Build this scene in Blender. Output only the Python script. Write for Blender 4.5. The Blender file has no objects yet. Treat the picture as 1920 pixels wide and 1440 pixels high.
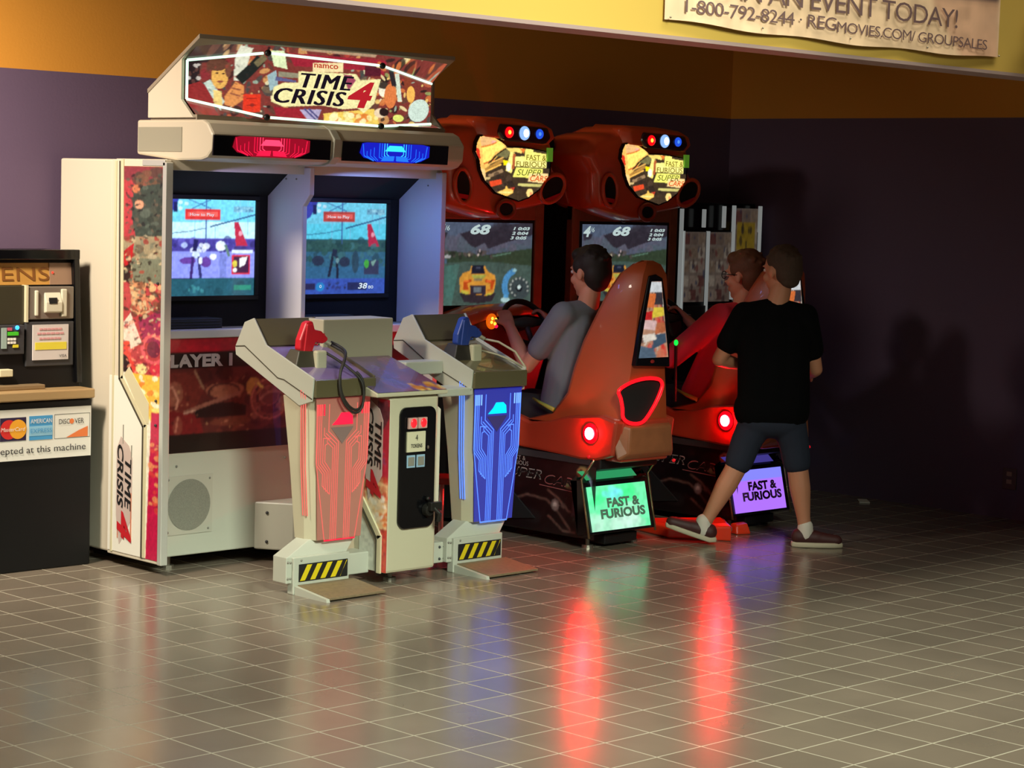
import bpy, bmesh, math, random
import numpy as np
from mathutils import Vector, Matrix
random.seed(7)
S = bpy.context.scene
C = S.collection
R = math.radians

# ------------------------------------------------------------------ camera
F_PX, PITCH, ROLL, YAW, CAM_H = 4023.0, 0.08895, 0.02985, 0.79487, 1.61
cy, sy = math.cos(YAW), math.sin(YAW)
fw = Vector((cy * math.cos(PITCH), sy * math.cos(PITCH), -math.sin(PITCH)))
rt = Vector((sy, -cy, 0)); up = rt.cross(fw)
r2 = rt * math.cos(ROLL) + up * math.sin(ROLL)
u2 = -rt * math.sin(ROLL) + up * math.cos(ROLL)
cam = bpy.data.objects.new('camera', bpy.data.cameras.new('camera'))
C.objects.link(cam)
M = Matrix((r2, u2, -fw)).transposed().to_4x4()
M.translation = (0, 0, CAM_H)
cam.matrix_world = M
cam.data.sensor_width = 36
cam.data.lens = F_PX / 1920 * 36
cam.data.clip_start = 0.1
S.camera = cam

# ------------------------------------------------------------------ world, lamps, exposure
S.view_settings.view_transform = 'Standard'
S.view_settings.look = 'None'
S.view_settings.gamma = 1
S.view_settings.exposure = 0.0
S.view_settings.use_curve_mapping = False
S.cycles.use_denoising = True
S.cycles.sample_clamp_indirect = 6
W = bpy.data.worlds.new('world'); S.world = W; W.use_nodes = True
W.node_tree.nodes['Background'].inputs[0].default_value = (0.75, 0.85, 0.8, 1)
W.node_tree.nodes['Background'].inputs[1].default_value = 0.085

def area(name, loc, target, size, power, color, sy_=None, spread=180):
    l = bpy.data.lights.new(name, 'AREA'); l.energy = power; l.color = color
    l.shape = 'RECTANGLE'; l.size = size; l.size_y = sy_ or size; l.spread = R(spread)
    o = bpy.data.objects.new(name, l); C.objects.link(o); o.location = loc
    o.rotation_euler = (Vector(target) - Vector(loc)).to_track_quat('-Z', 'Y').to_euler()
    return o
area('lamp_alcove', (3.3, 6.95, 2.65), (4.5, 7.9, 0.9), 0.4, 54, (1.0, 0.87, 0.72), None, 112)
area('lamp_lobby', (6.3, 3.4, 4.75), (6.3, 3.0, 0), 5.6, 105, (0.95, 1.0, 0.84), 0.7, 84)
area('lamp_lobby', (1.2, 2.6, 4.6), (1.3, 3.4, 0), 3.0, 84, (1.0, 0.98, 0.86), 1.2, 112)
area('lamp_lobby', (3.2, 0.4, 4.3), (5.2, 6.2, 0.4), 1.6, 50, (0.88, 1.0, 0.84), None, 46)
# added area lamps: blue header bar's light, and a violet tint in the left bay
area('lamp_header_blue', (6.14, 7.06, 1.655), (6.20, 7.30, 0.9), 0.34, 2.6, (0.16, 0.30, 1.0), 0.05, 170)
area('fill_bay_violet', (5.45, 7.06, 1.655), (5.60, 7.30, 0.9), 0.34, 0.8, (0.45, 0.40, 1.0), 0.05, 170)

# ------------------------------------------------------------------ materials
def lin(c):
    c = np.asarray(c, float) / 255.0
    return np.where(c <= 0.04045, c / 12.92, ((c + 0.055) / 1.055) ** 2.4)
_m = {}
def mat(name, rgb=(200, 200, 200), rough=0.5, metal=0.0, emit=0.0, alpha=1.0, noise=0.0, nscale=30, spec=0.5, coat=0.0, ecol=None, trans=0.0):
    if name in _m: return _m[name]
    m = bpy.data.materials.new(name); m.use_nodes = True; _m[name] = m
    nt = m.node_tree; b = nt.nodes['Principled BSDF']
    c = list(lin(rgb)) + [1]
    b.inputs['Base Color'].default_value = c
    b.inputs['Roughness'].default_value = rough
    b.inputs['Metallic'].default_value = metal
    b.inputs['Specular IOR Level'].default_value = spec
    b.inputs['Coat Weight'].default_value = coat
    b.inputs['Alpha'].default_value = alpha
    b.inputs['Transmission Weight'].default_value = trans
    if emit:
        b.inputs['Emission Color'].default_value = (list(lin(ecol)) + [1]) if ecol else c
        b.inputs['Emission Strength'].default_value = emit
    if noise:
        tc = nt.nodes.new('ShaderNodeTexCoord'); n = nt.nodes.new('ShaderNodeTexNoise')
        n.inputs['Scale'].default_value = nscale; n.inputs['Detail'].default_value = 4
        nt.links.new(tc.outputs['Object'], n.inputs['Vector'])
        mx = nt.nodes.new('ShaderNodeMix'); mx.data_type = 'RGBA'; mx.blend_type = 'MULTIPLY'
        mx.inputs['Factor'].default_value = noise
        mx.inputs[6].default_value = c
        nt.links.new(n.outputs['Fac'], mx.inputs[7])
        nt.links.new(mx.outputs[2], b.inputs['Base Color'])
    return m
def art_mat(name, emit=0.0, rough=0.4, base=1.0, coat=0.0):
    if name in _m: return _m[name]
    m = bpy.data.materials.new(name); m.use_nodes = True; _m[name] = m
    nt = m.node_tree; b = nt.nodes['Principled BSDF']
    a = nt.nodes.new('ShaderNodeAttribute'); a.attribute_name = 'art'
    if base: nt.links.new(a.outputs['Color'], b.inputs['Base Color'])
    else: b.inputs['Base Color'].default_value = (0.01, 0.01, 0.01, 1)
    b.inputs['Roughness'].default_value = rough
    b.inputs['Coat Weight'].default_value = coat
    if emit:
        nt.links.new(a.outputs['Color'], b.inputs['Emission Color'])
        b.inputs['Emission Strength'].default_value = emit
    return m

WHITE = mat('white_laminate', (208, 198, 176), 0.42)
WHITE3 = mat('white_pedestal_shaded', (188, 180, 152), 0.42)  # darker copy of the cabinet white, for dimmer light on the pedestal front
WHITE2 = mat('white_metal_shaded', (182, 182, 166), 0.38)  # white darkened in colour for the weaker light on front faces
CREAM = mat('cream_trim', (205, 196, 160), 0.45)
GROOVE = mat('dark_groove', (70, 64, 50), 0.6)
CHROME = mat('chrome_edge', (222, 224, 214), 0.3, 0.55)
BLACK = mat('black_plastic', (14, 14, 15), 0.45)
BLACKG = mat('black_gloss', (10, 10, 12), 0.15)
BLACKM = mat('black_matte', (12, 12, 12), 0.85)
DKGREY = mat('dark_grey', (52, 52, 54), 0.5)
GREY = mat('grey_plastic', (128, 124, 112), 0.5)
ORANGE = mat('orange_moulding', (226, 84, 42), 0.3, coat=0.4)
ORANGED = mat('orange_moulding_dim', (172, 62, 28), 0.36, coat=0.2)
WOODY = mat('brown_panel', (168, 100, 62), 0.5, noise=0.5, nscale=14)
STEEL = mat('brushed_steel', (150, 142, 128), 0.38, 0.9)
OLIVE = mat('smoked_acrylic', (92, 84, 58), 0.25, coat=0.5)
TRAY = mat('tray_reflection_purple', (126, 104, 150), 0.14, coat=0.8)  # purple reflection of the screens put into the tray colour
YELLOW = mat('hazard_yellow', (214, 190, 20), 0.5)
TREAD = mat('tread_plate', (138, 118, 88), 0.55, noise=0.5, nscale=60)
RED = mat('red_plastic', (215, 30, 44), 0.4)
BLUE = mat('blue_plastic', (42, 70, 150), 0.4)
CABLE = mat('cable_dark', (38, 34, 28), 0.6)
CABLEP = mat('cable_pale', (176, 168, 140), 0.5)
WHITEP = mat('white_print', (226, 222, 210), 0.6)
BLACKP = mat('black_print', (20, 18, 18), 0.6)
REDP = mat('red_print', (190, 30, 40), 0.5)
PART = art_mat('printed_art', 0, 0.35, coat=0.3)
PARTM = art_mat('printed_art_glow', 0.22, 0.7)  # faint glow added to brighten the kiosk's printed panels
LART = art_mat('backlit_art', 1.2, 0.2, 0.0)
LARTH = art_mat('backlit_art_strong', 1.25, 0.2, 0.0)
SCRN = art_mat('screen_picture', 1.0, 0.12, 0.0)
SCRNB = art_mat('screen_picture_bright', 1.35, 0.12, 0.0)
SCRND = art_mat('screen_picture_dim', 0.8, 0.12, 0.0)
def glow(name, rgb, s): return mat(name, (8, 8, 8), 0.3, emit=s, ecol=rgb)

# ------------------------------------------------------------------ mesh builder
_root_loc = {}
def _rl(p):
    while p is not None and p.parent is not None: p = p.parent
    return Vector(_root_loc.get(p.name, (0, 0, 0))) if p is not None else Vector((0, 0, 0))
def thing(name, label, cat, loc=(0, 0, 0), group=None):
    o = bpy.data.objects.new(name, None); C.objects.link(o); o.location = loc
    o.empty_display_size = 0.1
    _root_loc[o.name] = tuple(loc)
    o['label'] = label; o['category'] = cat
    if group: o['group'] = group
    return o
def tag(o, label=None, cat=None, group=None, kind=None):
    for k, v in (('label', label), ('category', cat), ('group', group), ('kind', kind)):
        if v: o[k] = v
    return o
def dots(name, m, parent, pts, r, seg=8):
    for p in pts: MB().ball(p, r, 0, seg, 6).build(name, m, parent, smooth=True)
def foot(parent, x, y, h=0.06):
    MB().cyl((x, y, 0), (x, y, 0.012), 0.028, 0.026, 14).cyl((x, y, 0.011), (x, y, h), 0.010, n=10).build('levelling_foot', STEEL, parent)
class MB:
    def __init__(s): s.bm = bmesh.new(); s.sm = False
    def _f(s, vs, mi):
        try: f = s.bm.faces.new(vs); f.material_index = mi; return f
        except ValueError: return None
    def box(s, x0, x1, y0, y1, z0, z1, mi=0):
        v = [s.bm.verts.new((x, y, z)) for z in (z0, z1) for y in (y0, y1) for x in (x0, x1)]
        for q in ((0, 2, 3, 1), (4, 5, 7, 6), (0, 1, 5, 4), (1, 3, 7, 5), (3, 2, 6, 7), (2, 0, 4, 6)):
            s._f([v[i] for i in q], mi)
        return s
    def prism(s, pts, ax, a, b, mi=0, mib=None):
        def P(p, t):
            return (t, p[0], p[1]) if ax == 'x' else ((p[0], t, p[1]) if ax == 'y' else (p[0], p[1], t))
        A = [s.bm.verts.new(P(p, a)) for p in pts]; B = [s.bm.verts.new(P(p, b)) for p in pts]
        n = len(pts)
        s._f(A, mi); s._f(B[::-1], mi if mib is None else mib)
        for i in range(n): s._f([A[i], A[(i + 1) % n], B[(i + 1) % n], B[i]], mi)
        return s
    def loft(s, rings, mi=0, cap=True, closed=True):
        V = [[s.bm.verts.new(p) for p in r] for r in rings]; n = len(V[0])
        for a, b in zip(V, V[1:]):
            for i in range(n if closed else n - 1):
                s._f([a[i], a[(i + 1) % n], b[(i + 1) % n], b[i]], mi)
        if cap: s._f(V[0][::-1], mi); s._f(V[-1], mi)
        return s
    def tube(s, path, r, n=8, mi=0, closed=False, cap=True):
        path = [Vector(p) for p in path]; N = len(path)
        rr = r if isinstance(r, (list, tuple)) else [r] * N
        rings = []; prev = None
        for i, p in enumerate(path):
            if closed: t = path[(i + 1) % N] - path[i - 1]
            else: t = path[min(i + 1, N - 1)] - path[max(i - 1, 0)]
            t.normalize()
            if prev is None:
                a = Vector((0, 0, 1)) if abs(t.z) < 0.9 else Vector((1, 0, 0))
                nrm = t.cross(a).normalized()
            else:
                nrm = (prev - t * prev.dot(t)).normalized()
            prev = nrm; bn = t.cross(nrm)
            rings.append([p + (nrm * math.cos(2 * math.pi * k / n) + bn * math.sin(2 * math.pi * k / n)) * rr[i] for k in range(n)])
        if closed: rings.append(rings[0])
        if closed:
            V = [[s.bm.verts.new(p) for p in r_] for r_ in rings[:-1]]; V.append(V[0])
            for a, b in zip(V, V[1:]):
                for i in range(n): s._f([a[i], a[(i + 1) % n], b[(i + 1) % n], b[i]], mi)
        else: s.loft(rings, mi, cap)
        return s
    def cyl(s, p0, p1, r0, r1=None, n=16, mi=0):
        return s.tube([p0, p1], [r0, r0 if r1 is None else r1], n, mi)
    def ball(s, c, r, mi=0, seg=16, rings=10, rot=None):
        if not isinstance(r, (tuple, list)): r = (r, r, r)
        g = bmesh.ops.create_uvsphere(s.bm, u_segments=seg, v_segments=rings, radius=1.0)
        m = Matrix.Diagonal((*r, 1))
        if rot: m = rot.to_4x4() @ m
        m = Matrix.Translation(c) @ m
        bmesh.ops.transform(s.bm, matrix=m, verts=g['verts'])
        for v in g['verts']:
            for f in v.link_faces: f.material_index = mi
        return s
    def quad(s, pts, mi=0):
        s._f([s.bm.verts.new(p) for p in pts], mi); return s
    def text(s, body, o, rgt, upv, w, h, mi=0, shear=0.0, bold=0.0, thick=0.0015, sp=1.0):
        """lettering whose bounding box runs w along rgt and h along upv from o"""
        cu = bpy.data.curves.new('t', 'FONT'); cu.body = body; cu.size = 1; cu.shear = shear; cu.offset = bold
        cu.space_character = sp; cu.resolution_u = 3
        ob = bpy.data.objects.new('t', cu); me = ob.to_mesh()
        if len(me.vertices) == 0: return s
        co = np.array([v.co[:] for v in me.vertices]); mn = co.min(0); mx = co.max(0)
        ob_v = []
        rgt = Vector(rgt).normalized(); upv = Vector(upv).normalized(); nr = rgt.cross(upv)
        o = Vector(o)
        fr = {}
        for i, v in enumerate(co):
            x = (v[0] - mn[0]) / (mx[0] - mn[0]) * w; y = (v[1] - mn[1]) / (mx[1] - mn[1]) * h
            fr[i] = s.bm.verts.new(o + rgt * x + upv * y + nr * thick)
        for p in me.polygons: s._f([fr[i] for i in p.vertices], mi)
        ob.to_mesh_clear(); bpy.data.objects.remove(ob); bpy.data.curves.remove(cu)
        return s
    def disc(s, c, rgt, upv, r, r_=None, n=24, mi=0):
        c = Vector(c); rgt = Vector(rgt).normalized(); upv = Vector(upv).normalized()
        r_ = r_ or r
        s._f([s.bm.verts.new(c + rgt * r * math.cos(2 * math.pi * k / n) + upv * r_ * math.sin(2 * math.pi * k / n)) for k in range(n)], mi)
        return s
    def build(s, name, mats, parent=None, bevel=0.0, smooth=False, seg=2, sub=0, remesh=0.0, sm_it=0, decim=0.0):
        bmesh.ops.recalc_face_normals(s.bm, faces=s.bm.faces[:]) if not s.sm else None
        L = _rl(parent)
        if L.length: bmesh.ops.translate(s.bm, verts=s.bm.verts[:], vec=-L)
        me = bpy.data.meshes.new(name); s.bm.to_mesh(me); s.bm.free()
        if not isinstance(mats, (list, tuple)): mats = [mats]
        for m in mats: me.materials.append(m)
        o = bpy.data.objects.new(name, me); C.objects.link(o)
        if parent is not None: o.parent = parent
        if remesh:
            r = o.modifiers.new('remesh', 'REMESH'); r.mode = 'VOXEL'; r.voxel_size = remesh; r.use_smooth_shade = True
        if sm_it:
            q = o.modifiers.new('smooth', 'SMOOTH'); q.factor = 0.5; q.iterations = sm_it
        if bevel:
            b = o.modifiers.new('bevel', 'BEVEL'); b.width = bevel; b.segments = seg; b.limit_method = 'ANGLE'; b.angle_limit = R(35)
        if sub:
            q = o.modifiers.new('sub', 'SUBSURF'); q.levels = sub; q.render_levels = sub
        if smooth:
            for p in me.polygons: p.use_smooth = True
        return o

# ------------------------------------------------------------------ printed and lit pictures: colour attributes on a fine grid
def homog(q):
    """pixel-like drawing frame q = TL,TR,BR,BL  ->  uv (0..1, v up)"""
    dst = [(0, 1), (1, 1), (1, 0), (0, 0)]; A = []; B = []
    for (x, y), (u, v) in zip(q, dst):
        A += [[x, y, 1, 0, 0, 0, -u * x, -u * y], [0, 0, 0, x, y, 1, -v * x, -v * y]]; B += [u, v]
    h = np.append(np.linalg.solve(np.array(A, float), np.array(B, float)), 1).reshape(3, 3)
    def f(p):
        p = np.asarray(p, float).reshape(-1, 2); w = np.c_[p, np.ones(len(p))] @ h.T
        return w[:, :2] / w[:, 2:]
    return f
class Canvas:
    def __init__(s, nx, ny, bg, mp=None):
        s.nx, s.ny = nx, ny
        u, v = np.meshgrid(np.linspace(0, 1, nx + 1), np.linspace(0, 1, ny + 1)); s.U, s.V = u.ravel(), v.ravel()
        s.col = np.tile(lin(bg), (len(s.U), 1)); s.mp = mp or (lambda p: np.asarray(p, float).reshape(-1, 2))
        s.rng = np.random.RandomState(3)
    def inside(s, pts, raw=False):
        P = np.asarray(pts, float) if raw else s.mp(pts)
        lo, hi = P.min(0), P.max(0)
        idx = np.where((s.U >= lo[0]) & (s.U <= hi[0]) & (s.V >= lo[1]) & (s.V <= hi[1]))[0]
        x, y = s.U[idx], s.V[idx]; ins = np.zeros(len(idx), bool); j = len(P) - 1
        for i in range(len(P)):
            xi, yi = P[i]; xj, yj = P[j]
            if yi != yj:
                ins ^= ((yi > y) != (yj > y)) & (x < (xj - xi) * (y - yi) / (yj - yi) + xi)
            j = i
        return idx[ins]
    def poly(s, pts, c, a=1.0, raw=False):
        i = s.inside(pts, raw); s.col[i] = s.col[i] * (1 - a) + lin(c) * a; return s
    def rect(s, x0, y0, x1, y1, c, a=1.0): return s.poly([(x0, y0), (x1, y0), (x1, y1), (x0, y1)], c, a)
    def ell(s, cx, cy_, rx, ry, c, ang=0.0, a=1.0, n=28):
        ca, sa = math.cos(R(ang)), math.sin(R(ang)); pts = []
        for k in range(n):
            x, y = rx * math.cos(2 * math.pi * k / n), ry * math.sin(2 * math.pi * k / n)
            pts.append((cx + x * ca - y * sa, cy_ + x * sa + y * ca))
        return s.poly(pts, c, a)
    def line(s, pts, w, c, a=1.0):
        for (x0, y0), (x1, y1) in zip(pts, pts[1:]):
            d = math.hypot(x1 - x0, y1 - y0) or 1; nx_, ny_ = -(y1 - y0) / d * w / 2, (x1 - x0) / d * w / 2
            s.poly([(x0 + nx_, y0 + ny_), (x1 + nx_, y1 + ny_), (x1 - nx_, y1 - ny_), (x0 - nx_, y0 - ny_)], c, a)
        return s
    def ring(s, cx, cy_, r, w, c, a0=0, a1=360, ry=None):
        ry = ry or r; n = 24
        return s.line([(cx + r * math.cos(R(a0 + (a1 - a0) * k / n)), cy_ + ry * math.sin(R(a0 + (a1 - a0) * k / n))) for k in range(n + 1)], w, c)
    def blobs(s, n, x0, y0, x1, y1, cols, r0, r1, a=0.8, asp=1.6):
        for _ in range(n):
            r = s.rng.uniform(r0, r1)
            s.ell(s.rng.uniform(x0, x1), s.rng.uniform(y0, y1), r, r / s.rng.uniform(1, asp), cols[s.rng.randint(len(cols))], s.rng.uniform(0, 180), a, 14)
        return s
    def build(s, name, surf, m, parent, clip=None, blur=1):
        g = s.col.reshape(s.ny + 1, s.nx + 1, 3)
        if blur:
            r_ = np.random.RandomState(11); n1 = r_.rand((s.ny + 5) // 3 + 2, (s.nx + 5) // 3 + 2)
            n1 = np.kron(n1, np.ones((3, 3)))[:s.ny + 1, :s.nx + 1, None]; n2 = r_.rand(s.ny + 1, s.nx + 1, 1)
            g = g * (0.78 + 0.30 * n1 + 0.14 * n2)
        for _ in range(blur):
            q = np.pad(g, ((1, 1), (1, 1), (0, 0)), 'edge')
            g = (q[1:-1, 1:-1] * 2 + q[:-2, 1:-1] + q[2:, 1:-1] + q[1:-1, :-2] + q[1:-1, 2:]) / 6
        s.col = g.reshape(-1, 3)
        P = surf(s.U, s.V) - np.array(_rl(parent))
        nx, ny = s.nx, s.ny; faces = []
        ok = None
        if clip is not None:
            ok = np.zeros(len(s.U), bool); ok[s.inside(clip)] = True
        for j in range(ny):
            for i in range(nx):
                a = j * (nx + 1) + i; f = (a, a + 1, a + nx + 2, a + nx + 1)
                if ok is None or all(ok[k] for k in f): faces.append(f)
        me = bpy.data.meshes.new(name); me.from_pydata(P.tolist(), [], faces)
        at = me.color_attributes.new('art', 'FLOAT_COLOR', 'POINT')
        at.data.foreach_set('color', np.c_[s.col, np.ones(len(s.col))].ravel().astype(np.float32))
        me.materials.append(m)
        if clip is not None:
            b = bmesh.new(); b.from_mesh(me)
            bmesh.ops.delete(b, geom=[v for v in b.verts if not v.link_faces], context='VERTS'); b.to_mesh(me); b.free()
        me.update()
        o = bpy.data.objects.new(name, me); C.objects.link(o); o.parent = parent
        return o
def flat(p0, p1, p2):
    """surface: p0 at uv (0,0), p1 at (1,0), p2 at (0,1)"""
    p0, p1, p2 = map(np.array, (p0, p1, p2))
    return lambda u, v: p0 + np.outer(u, p1 - p0) + np.outer(v, p2 - p0)
FX, FZ = (1, 0, 0), (0, 0, 1)
SX = (0, -1, 0)

# ------------------------------------------------------------------ the setting
WY, WX, PAINT_Z, SOF_Y, SOF_Z = 8.03, 9.58, 2.07, 4.5, 2.10
def paint_mat(name, low, high, zsplit):
    m = bpy.data.materials.new(name); m.use_nodes = True; nt = m.node_tree; b = nt.nodes['Principled BSDF']
    g = nt.nodes.new('ShaderNodeNewGeometry'); sp = nt.nodes.new('ShaderNodeSeparateXYZ')
    nt.links.new(g.outputs['Position'], sp.inputs[0])
    gt = nt.nodes.new('ShaderNodeMath'); gt.operation = 'GREATER_THAN'; gt.inputs[1].default_value = zsplit
    nt.links.new(sp.outputs['Z'], gt.inputs[0])
    mx = nt.nodes.new('ShaderNodeMix'); mx.data_type = 'RGBA'
    mx.inputs[6].default_value = list(lin(low)) + [1]; mx.inputs[7].default_value = list(lin(high)) + [1]
    nt.links.new(gt.outputs[0], mx.inputs['Factor']); nt.links.new(mx.outputs[2], b.inputs['Base Color'])
    n = nt.nodes.new('ShaderNodeTexNoise'); n.inputs['Scale'].default_value = 90; n.inputs['Detail'].default_value = 3
    nt.links.new(g.outputs['Position'], n.inputs['Vector'])
    bp = nt.nodes.new('ShaderNodeBump'); bp.inputs['Strength'].default_value = 0.12; bp.inputs['Distance'].default_value = 0.004
    nt.links.new(n.outputs['Fac'], bp.inputs['Height']); nt.links.new(bp.outputs[0], b.inputs['Normal'])
    b.inputs['Roughness'].default_value = 0.7; b.inputs['Specular IOR Level'].default_value = 0.25
    return m
WALL = paint_mat('wall_paint', (98, 80, 102), (208, 142, 54), PAINT_Z)
def struct(name, mb, m, **k):
    o = mb.build(name, m, None, **k); o['kind'] = 'structure'; return o
def floor_mat():
    m = bpy.data.materials.new('floor_tiles'); m.use_nodes = True; nt = m.node_tree; b = nt.nodes['Principled BSDF']
    g = nt.nodes.new('ShaderNodeNewGeometry'); mp = nt.nodes.new('ShaderNodeMapping')
    mp.inputs['Location'].default_value = (-5.357, -3.815, 0)
    nt.links.new(g.outputs['Position'], mp.inputs['Vector'])
    br = nt.nodes.new('ShaderNodeTexBrick'); br.offset = 0.0; br.squash = 1.0
    br.inputs['Scale'].default_value = 1; br.inputs['Brick Width'].default_value = 0.1956
    br.inputs['Row Height'].default_value = 0.2046; br.inputs['Mortar Size'].default_value = 0.0032
    br.inputs['Mortar Smooth'].default_value = 0.3; br.inputs['Bias'].default_value = 0.0
    br.inputs['Color1'].default_value = list(lin((124, 111, 96))) + [1]
    br.inputs['Color2'].default_value = list(lin((116, 104, 90))) + [1]
    br.inputs['Mortar'].default_value = list(lin((158, 150, 130))) + [1]
    nt.links.new(mp.outputs[0], br.inputs['Vector'])
    n = nt.nodes.new('ShaderNodeTexNoise'); n.inputs['Scale'].default_value = 3.0; n.inputs['Detail'].default_value = 8
    nt.links.new(g.outputs['Position'], n.inputs['Vector'])
    mx = nt.nodes.new('ShaderNodeMix'); mx.data_type = 'RGBA'; mx.blend_type = 'OVERLAY'; mx.inputs['Factor'].default_value = 0.25
    nt.links.new(br.outputs['Color'], mx.inputs[6]); nt.links.new(n.outputs['Fac'], mx.inputs[7])
    nt.links.new(mx.outputs[2], b.inputs['Base Color'])
    rr = nt.nodes.new('ShaderNodeMapRange'); rr.inputs['To Min'].default_value = 0.20; rr.inputs['To Max'].default_value = 0.75
    nt.links.new(br.outputs['Fac'], rr.inputs['Value']); nt.links.new(rr.outputs[0], b.inputs['Roughness'])
    bp = nt.nodes.new('ShaderNodeBump'); bp.inputs['Strength'].default_value = 0.25; bp.inputs['Distance'].default_value = 0.002; bp.invert = True
    nt.links.new(br.outputs['Fac'], bp.inputs['Height']); nt.links.new(bp.outputs[0], b.inputs['Normal'])
    b.inputs['Specular IOR Level'].default_value = 0.9
    return m
struct('floor', MB().box(-6, WX + 0.2, -6, WY + 0.2, -0.1, 0), floor_mat())
struct('wall_left', MB().box(-6, WX + 0.2, WY, WY + 0.15, 0, 3.3), WALL)
struct('wall_right', MB().box(WX, WX + 0.15, -2, WY, 0, 4.9), WALL)
CEIL = mat('ceiling_paint', (150, 140, 118), 0.8)
struct('ceiling_alcove', MB().box(-6, WX + 0.2, SOF_Y + 0.14, WY + 0.15, 3.3, 3.4), CEIL)
struct('ceiling_lobby', MB().box(-6, WX + 0.2, -4, SOF_Y + 0.14, 4.9, 5.0), CEIL)
SOF = mat('soffit_paint', (188, 150, 66), 0.65)
LIPM = mat('soffit_edge', (150, 124, 118), 0.6)
struct('wall_soffit', MB().box(-6, WX, SOF_Y, SOF_Y + 0.14, SOF_Z + 0.012, 4.9), SOF)
struct('trim_1', MB().box(-6, WX, SOF_Y - 0.004, SOF_Y + 0.14, SOF_Z, SOF_Z + 0.012), LIPM)
BASEB = mat('baseboard_rubber', (26, 22, 24), 0.5)

# banner on the soffit
ban = thing('banner', 'long pinkish cream vinyl banner with dark serif-style lettering on the yellow soffit', 'banner', (5.95, SOF_Y, 2.15))
cv = Canvas(120, 40, (226, 186, 150))
cv.poly([(0.86, 0.0), (1, 0.0), (1, 1), (0.55, 1)], (206, 150, 122), 0.7, raw=True)
cv.poly([(0.0, 0.345), (1, 0.345), (1, 1), (0, 1)], (40, 40, 60), 1, raw=True)
def bsurf(u, v):
    x = 5.017 + u * (6.868 - 5.017)
    z0 = 2.158 + 0.004 * np.sin(u * 21) - 0.010 * np.sin(np.pi * u)
    z = z0 + v * (2.75 - z0)
    y = SOF_Y - 0.012 - 0.010 * np.abs(np.sin(u * 9.4)) * (1 - v) ** 4
    return np.c_[x, y, z]
cv.build('sheet', bsurf, art_mat('banner_vinyl', 0, 0.38), ban)
BTXT = mat('banner_print', (104, 76, 74), 0.6)
mb = MB()
mb.text('1-800-792-8244 \u00b7 REG', (5.10, SOF_Y - 0.024, 2.186), FX, FZ, 0.77, 0.042, 0, sp=0.9)
mb.text('MOVIES.COM/ GROUPSALES', (5.875, SOF_Y - 0.024, 2.181), FX, FZ, 0.90, 0.036, 0, sp=0.9)
mb.text('PLAN AN EVENT TODAY!', (5.18, SOF_Y - 0.024, 2.245), FX, FZ, 1.40, 0.066, 0, sp=0.9)
mb.build('lettering', BTXT, ban)
dots('grommet', STEEL, ban, [(x, SOF_Y - 0.026, 2.165) for x in (5.03, 5.48, 5.95, 6.40, 6.855)], 0.0035)

# emergency light on the soffit
em = thing('emergency_light', 'white twin-head emergency light fixed on the yellow soffit right of the banner', 'light fixture', (7.1, SOF_Y, 2.25))
MB().box(7.07, 7.27, SOF_Y - 0.07, SOF_Y, 2.27, 2.38).build('housing', WHITE, em, bevel=0.01)
for x in (7.035, 7.22):
    h = MB().cyl((x, SOF_Y - 0.06, 2.30), (x, SOF_Y - 0.13, 2.285), 0.03, 0.045).build('lamp_head', WHITE, em, smooth=False)
    MB().disc((x, SOF_Y - 0.131, 2.285), (1, 0, 0), (0, 0.21, 0.98), 0.038).build('lens', mat('clear_lens', (150, 200, 190), 0.1), h)

# outlet and litter
ol = thing('wall_outlet', 'beige wall outlet plate low on the dark right wall', 'outlet', (WX, 6.06, 0.2))
MB().box(WX - 0.008, WX, 6.02, 6.10, 0.155, 0.265).build('cover_plate', mat('outlet_brown', (92, 70, 66), 0.5), ol, bevel=0.003)
mb = MB()
for z in (0.185, 0.225): mb.box(WX - 0.011, WX - 0.008, 6.045, 6.075, z, z + 0.022)
mb.build('socket', mat('outlet_tan', (160, 130, 112), 0.5), ol)
tag(MB().prism([(9.42, 6.82), (9.50, 6.90), (9.47, 6.94), (9.38, 6.86)], 'z', 0.001, 0.006).build('paper_scrap', WHITEP),
    'small pale scrap of paper lying on the floor by the right wall', 'litter')

# ------------------------------------------------------------------ token machine (left edge)
tm = thing('token_machine', 'black token vending machine with orange sign panel and card logos, left edge', 'vending machine', (4.6, 7.6, 0))
X0, X1 = 4.10, 5.0
mb = MB()
mb.box(X0, X1, 7.60, 7.98, 0.0, 0.70)
mb.prism([(7.98, 0.70), (7.98, 1.312), (7.742, 1.312), (7.728, 1.25), (7.69, 0.76), (7.69, 0.70)], 'x', X0, X1)
mb.build('cabinet', mat('token_black', (9, 8, 8), 0.5, spec=0.3), tm, bevel=0.006)
mb = MB()
mb.prism([(7.725, 1.312), (7.742, 1.262), (7.700, 0.765), (7.672, 0.76), (7.705, 1.312)], 'x', X1 - 0.03, X1)
mb.prism([(7.725, 1.312), (7.742, 1.262), (7.700, 0.765), (7.672, 0.76), (7.705, 1.312)], 'x', X0, X0 + 0.03)
mb.box(X0, X1, 7.700, 7.75, 1.276, 1.318)
mb.build('frame', BLACKG, tm, bevel=0.004)
sg = MB().prism([(7.728, 1.262), (7.736, 1.262), (7.729, 1.172), (7.719, 1.172)], 'x', X0 + 0.03, X1 - 0.03).build('sign_panel', [mat('sign_wood', (214, 158, 76), 0.4, noise=0.5, nscale=9)], tm)
MB().text('TOKENS', (4.345, 7.722, 1.188), FX, (0, 0.1, 0.99), 0.520, 0.056, 0, bold=0.0, thick=0.004).build('lettering', mat('sign_brown', (120, 74, 28), 0.5), sg)
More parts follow.
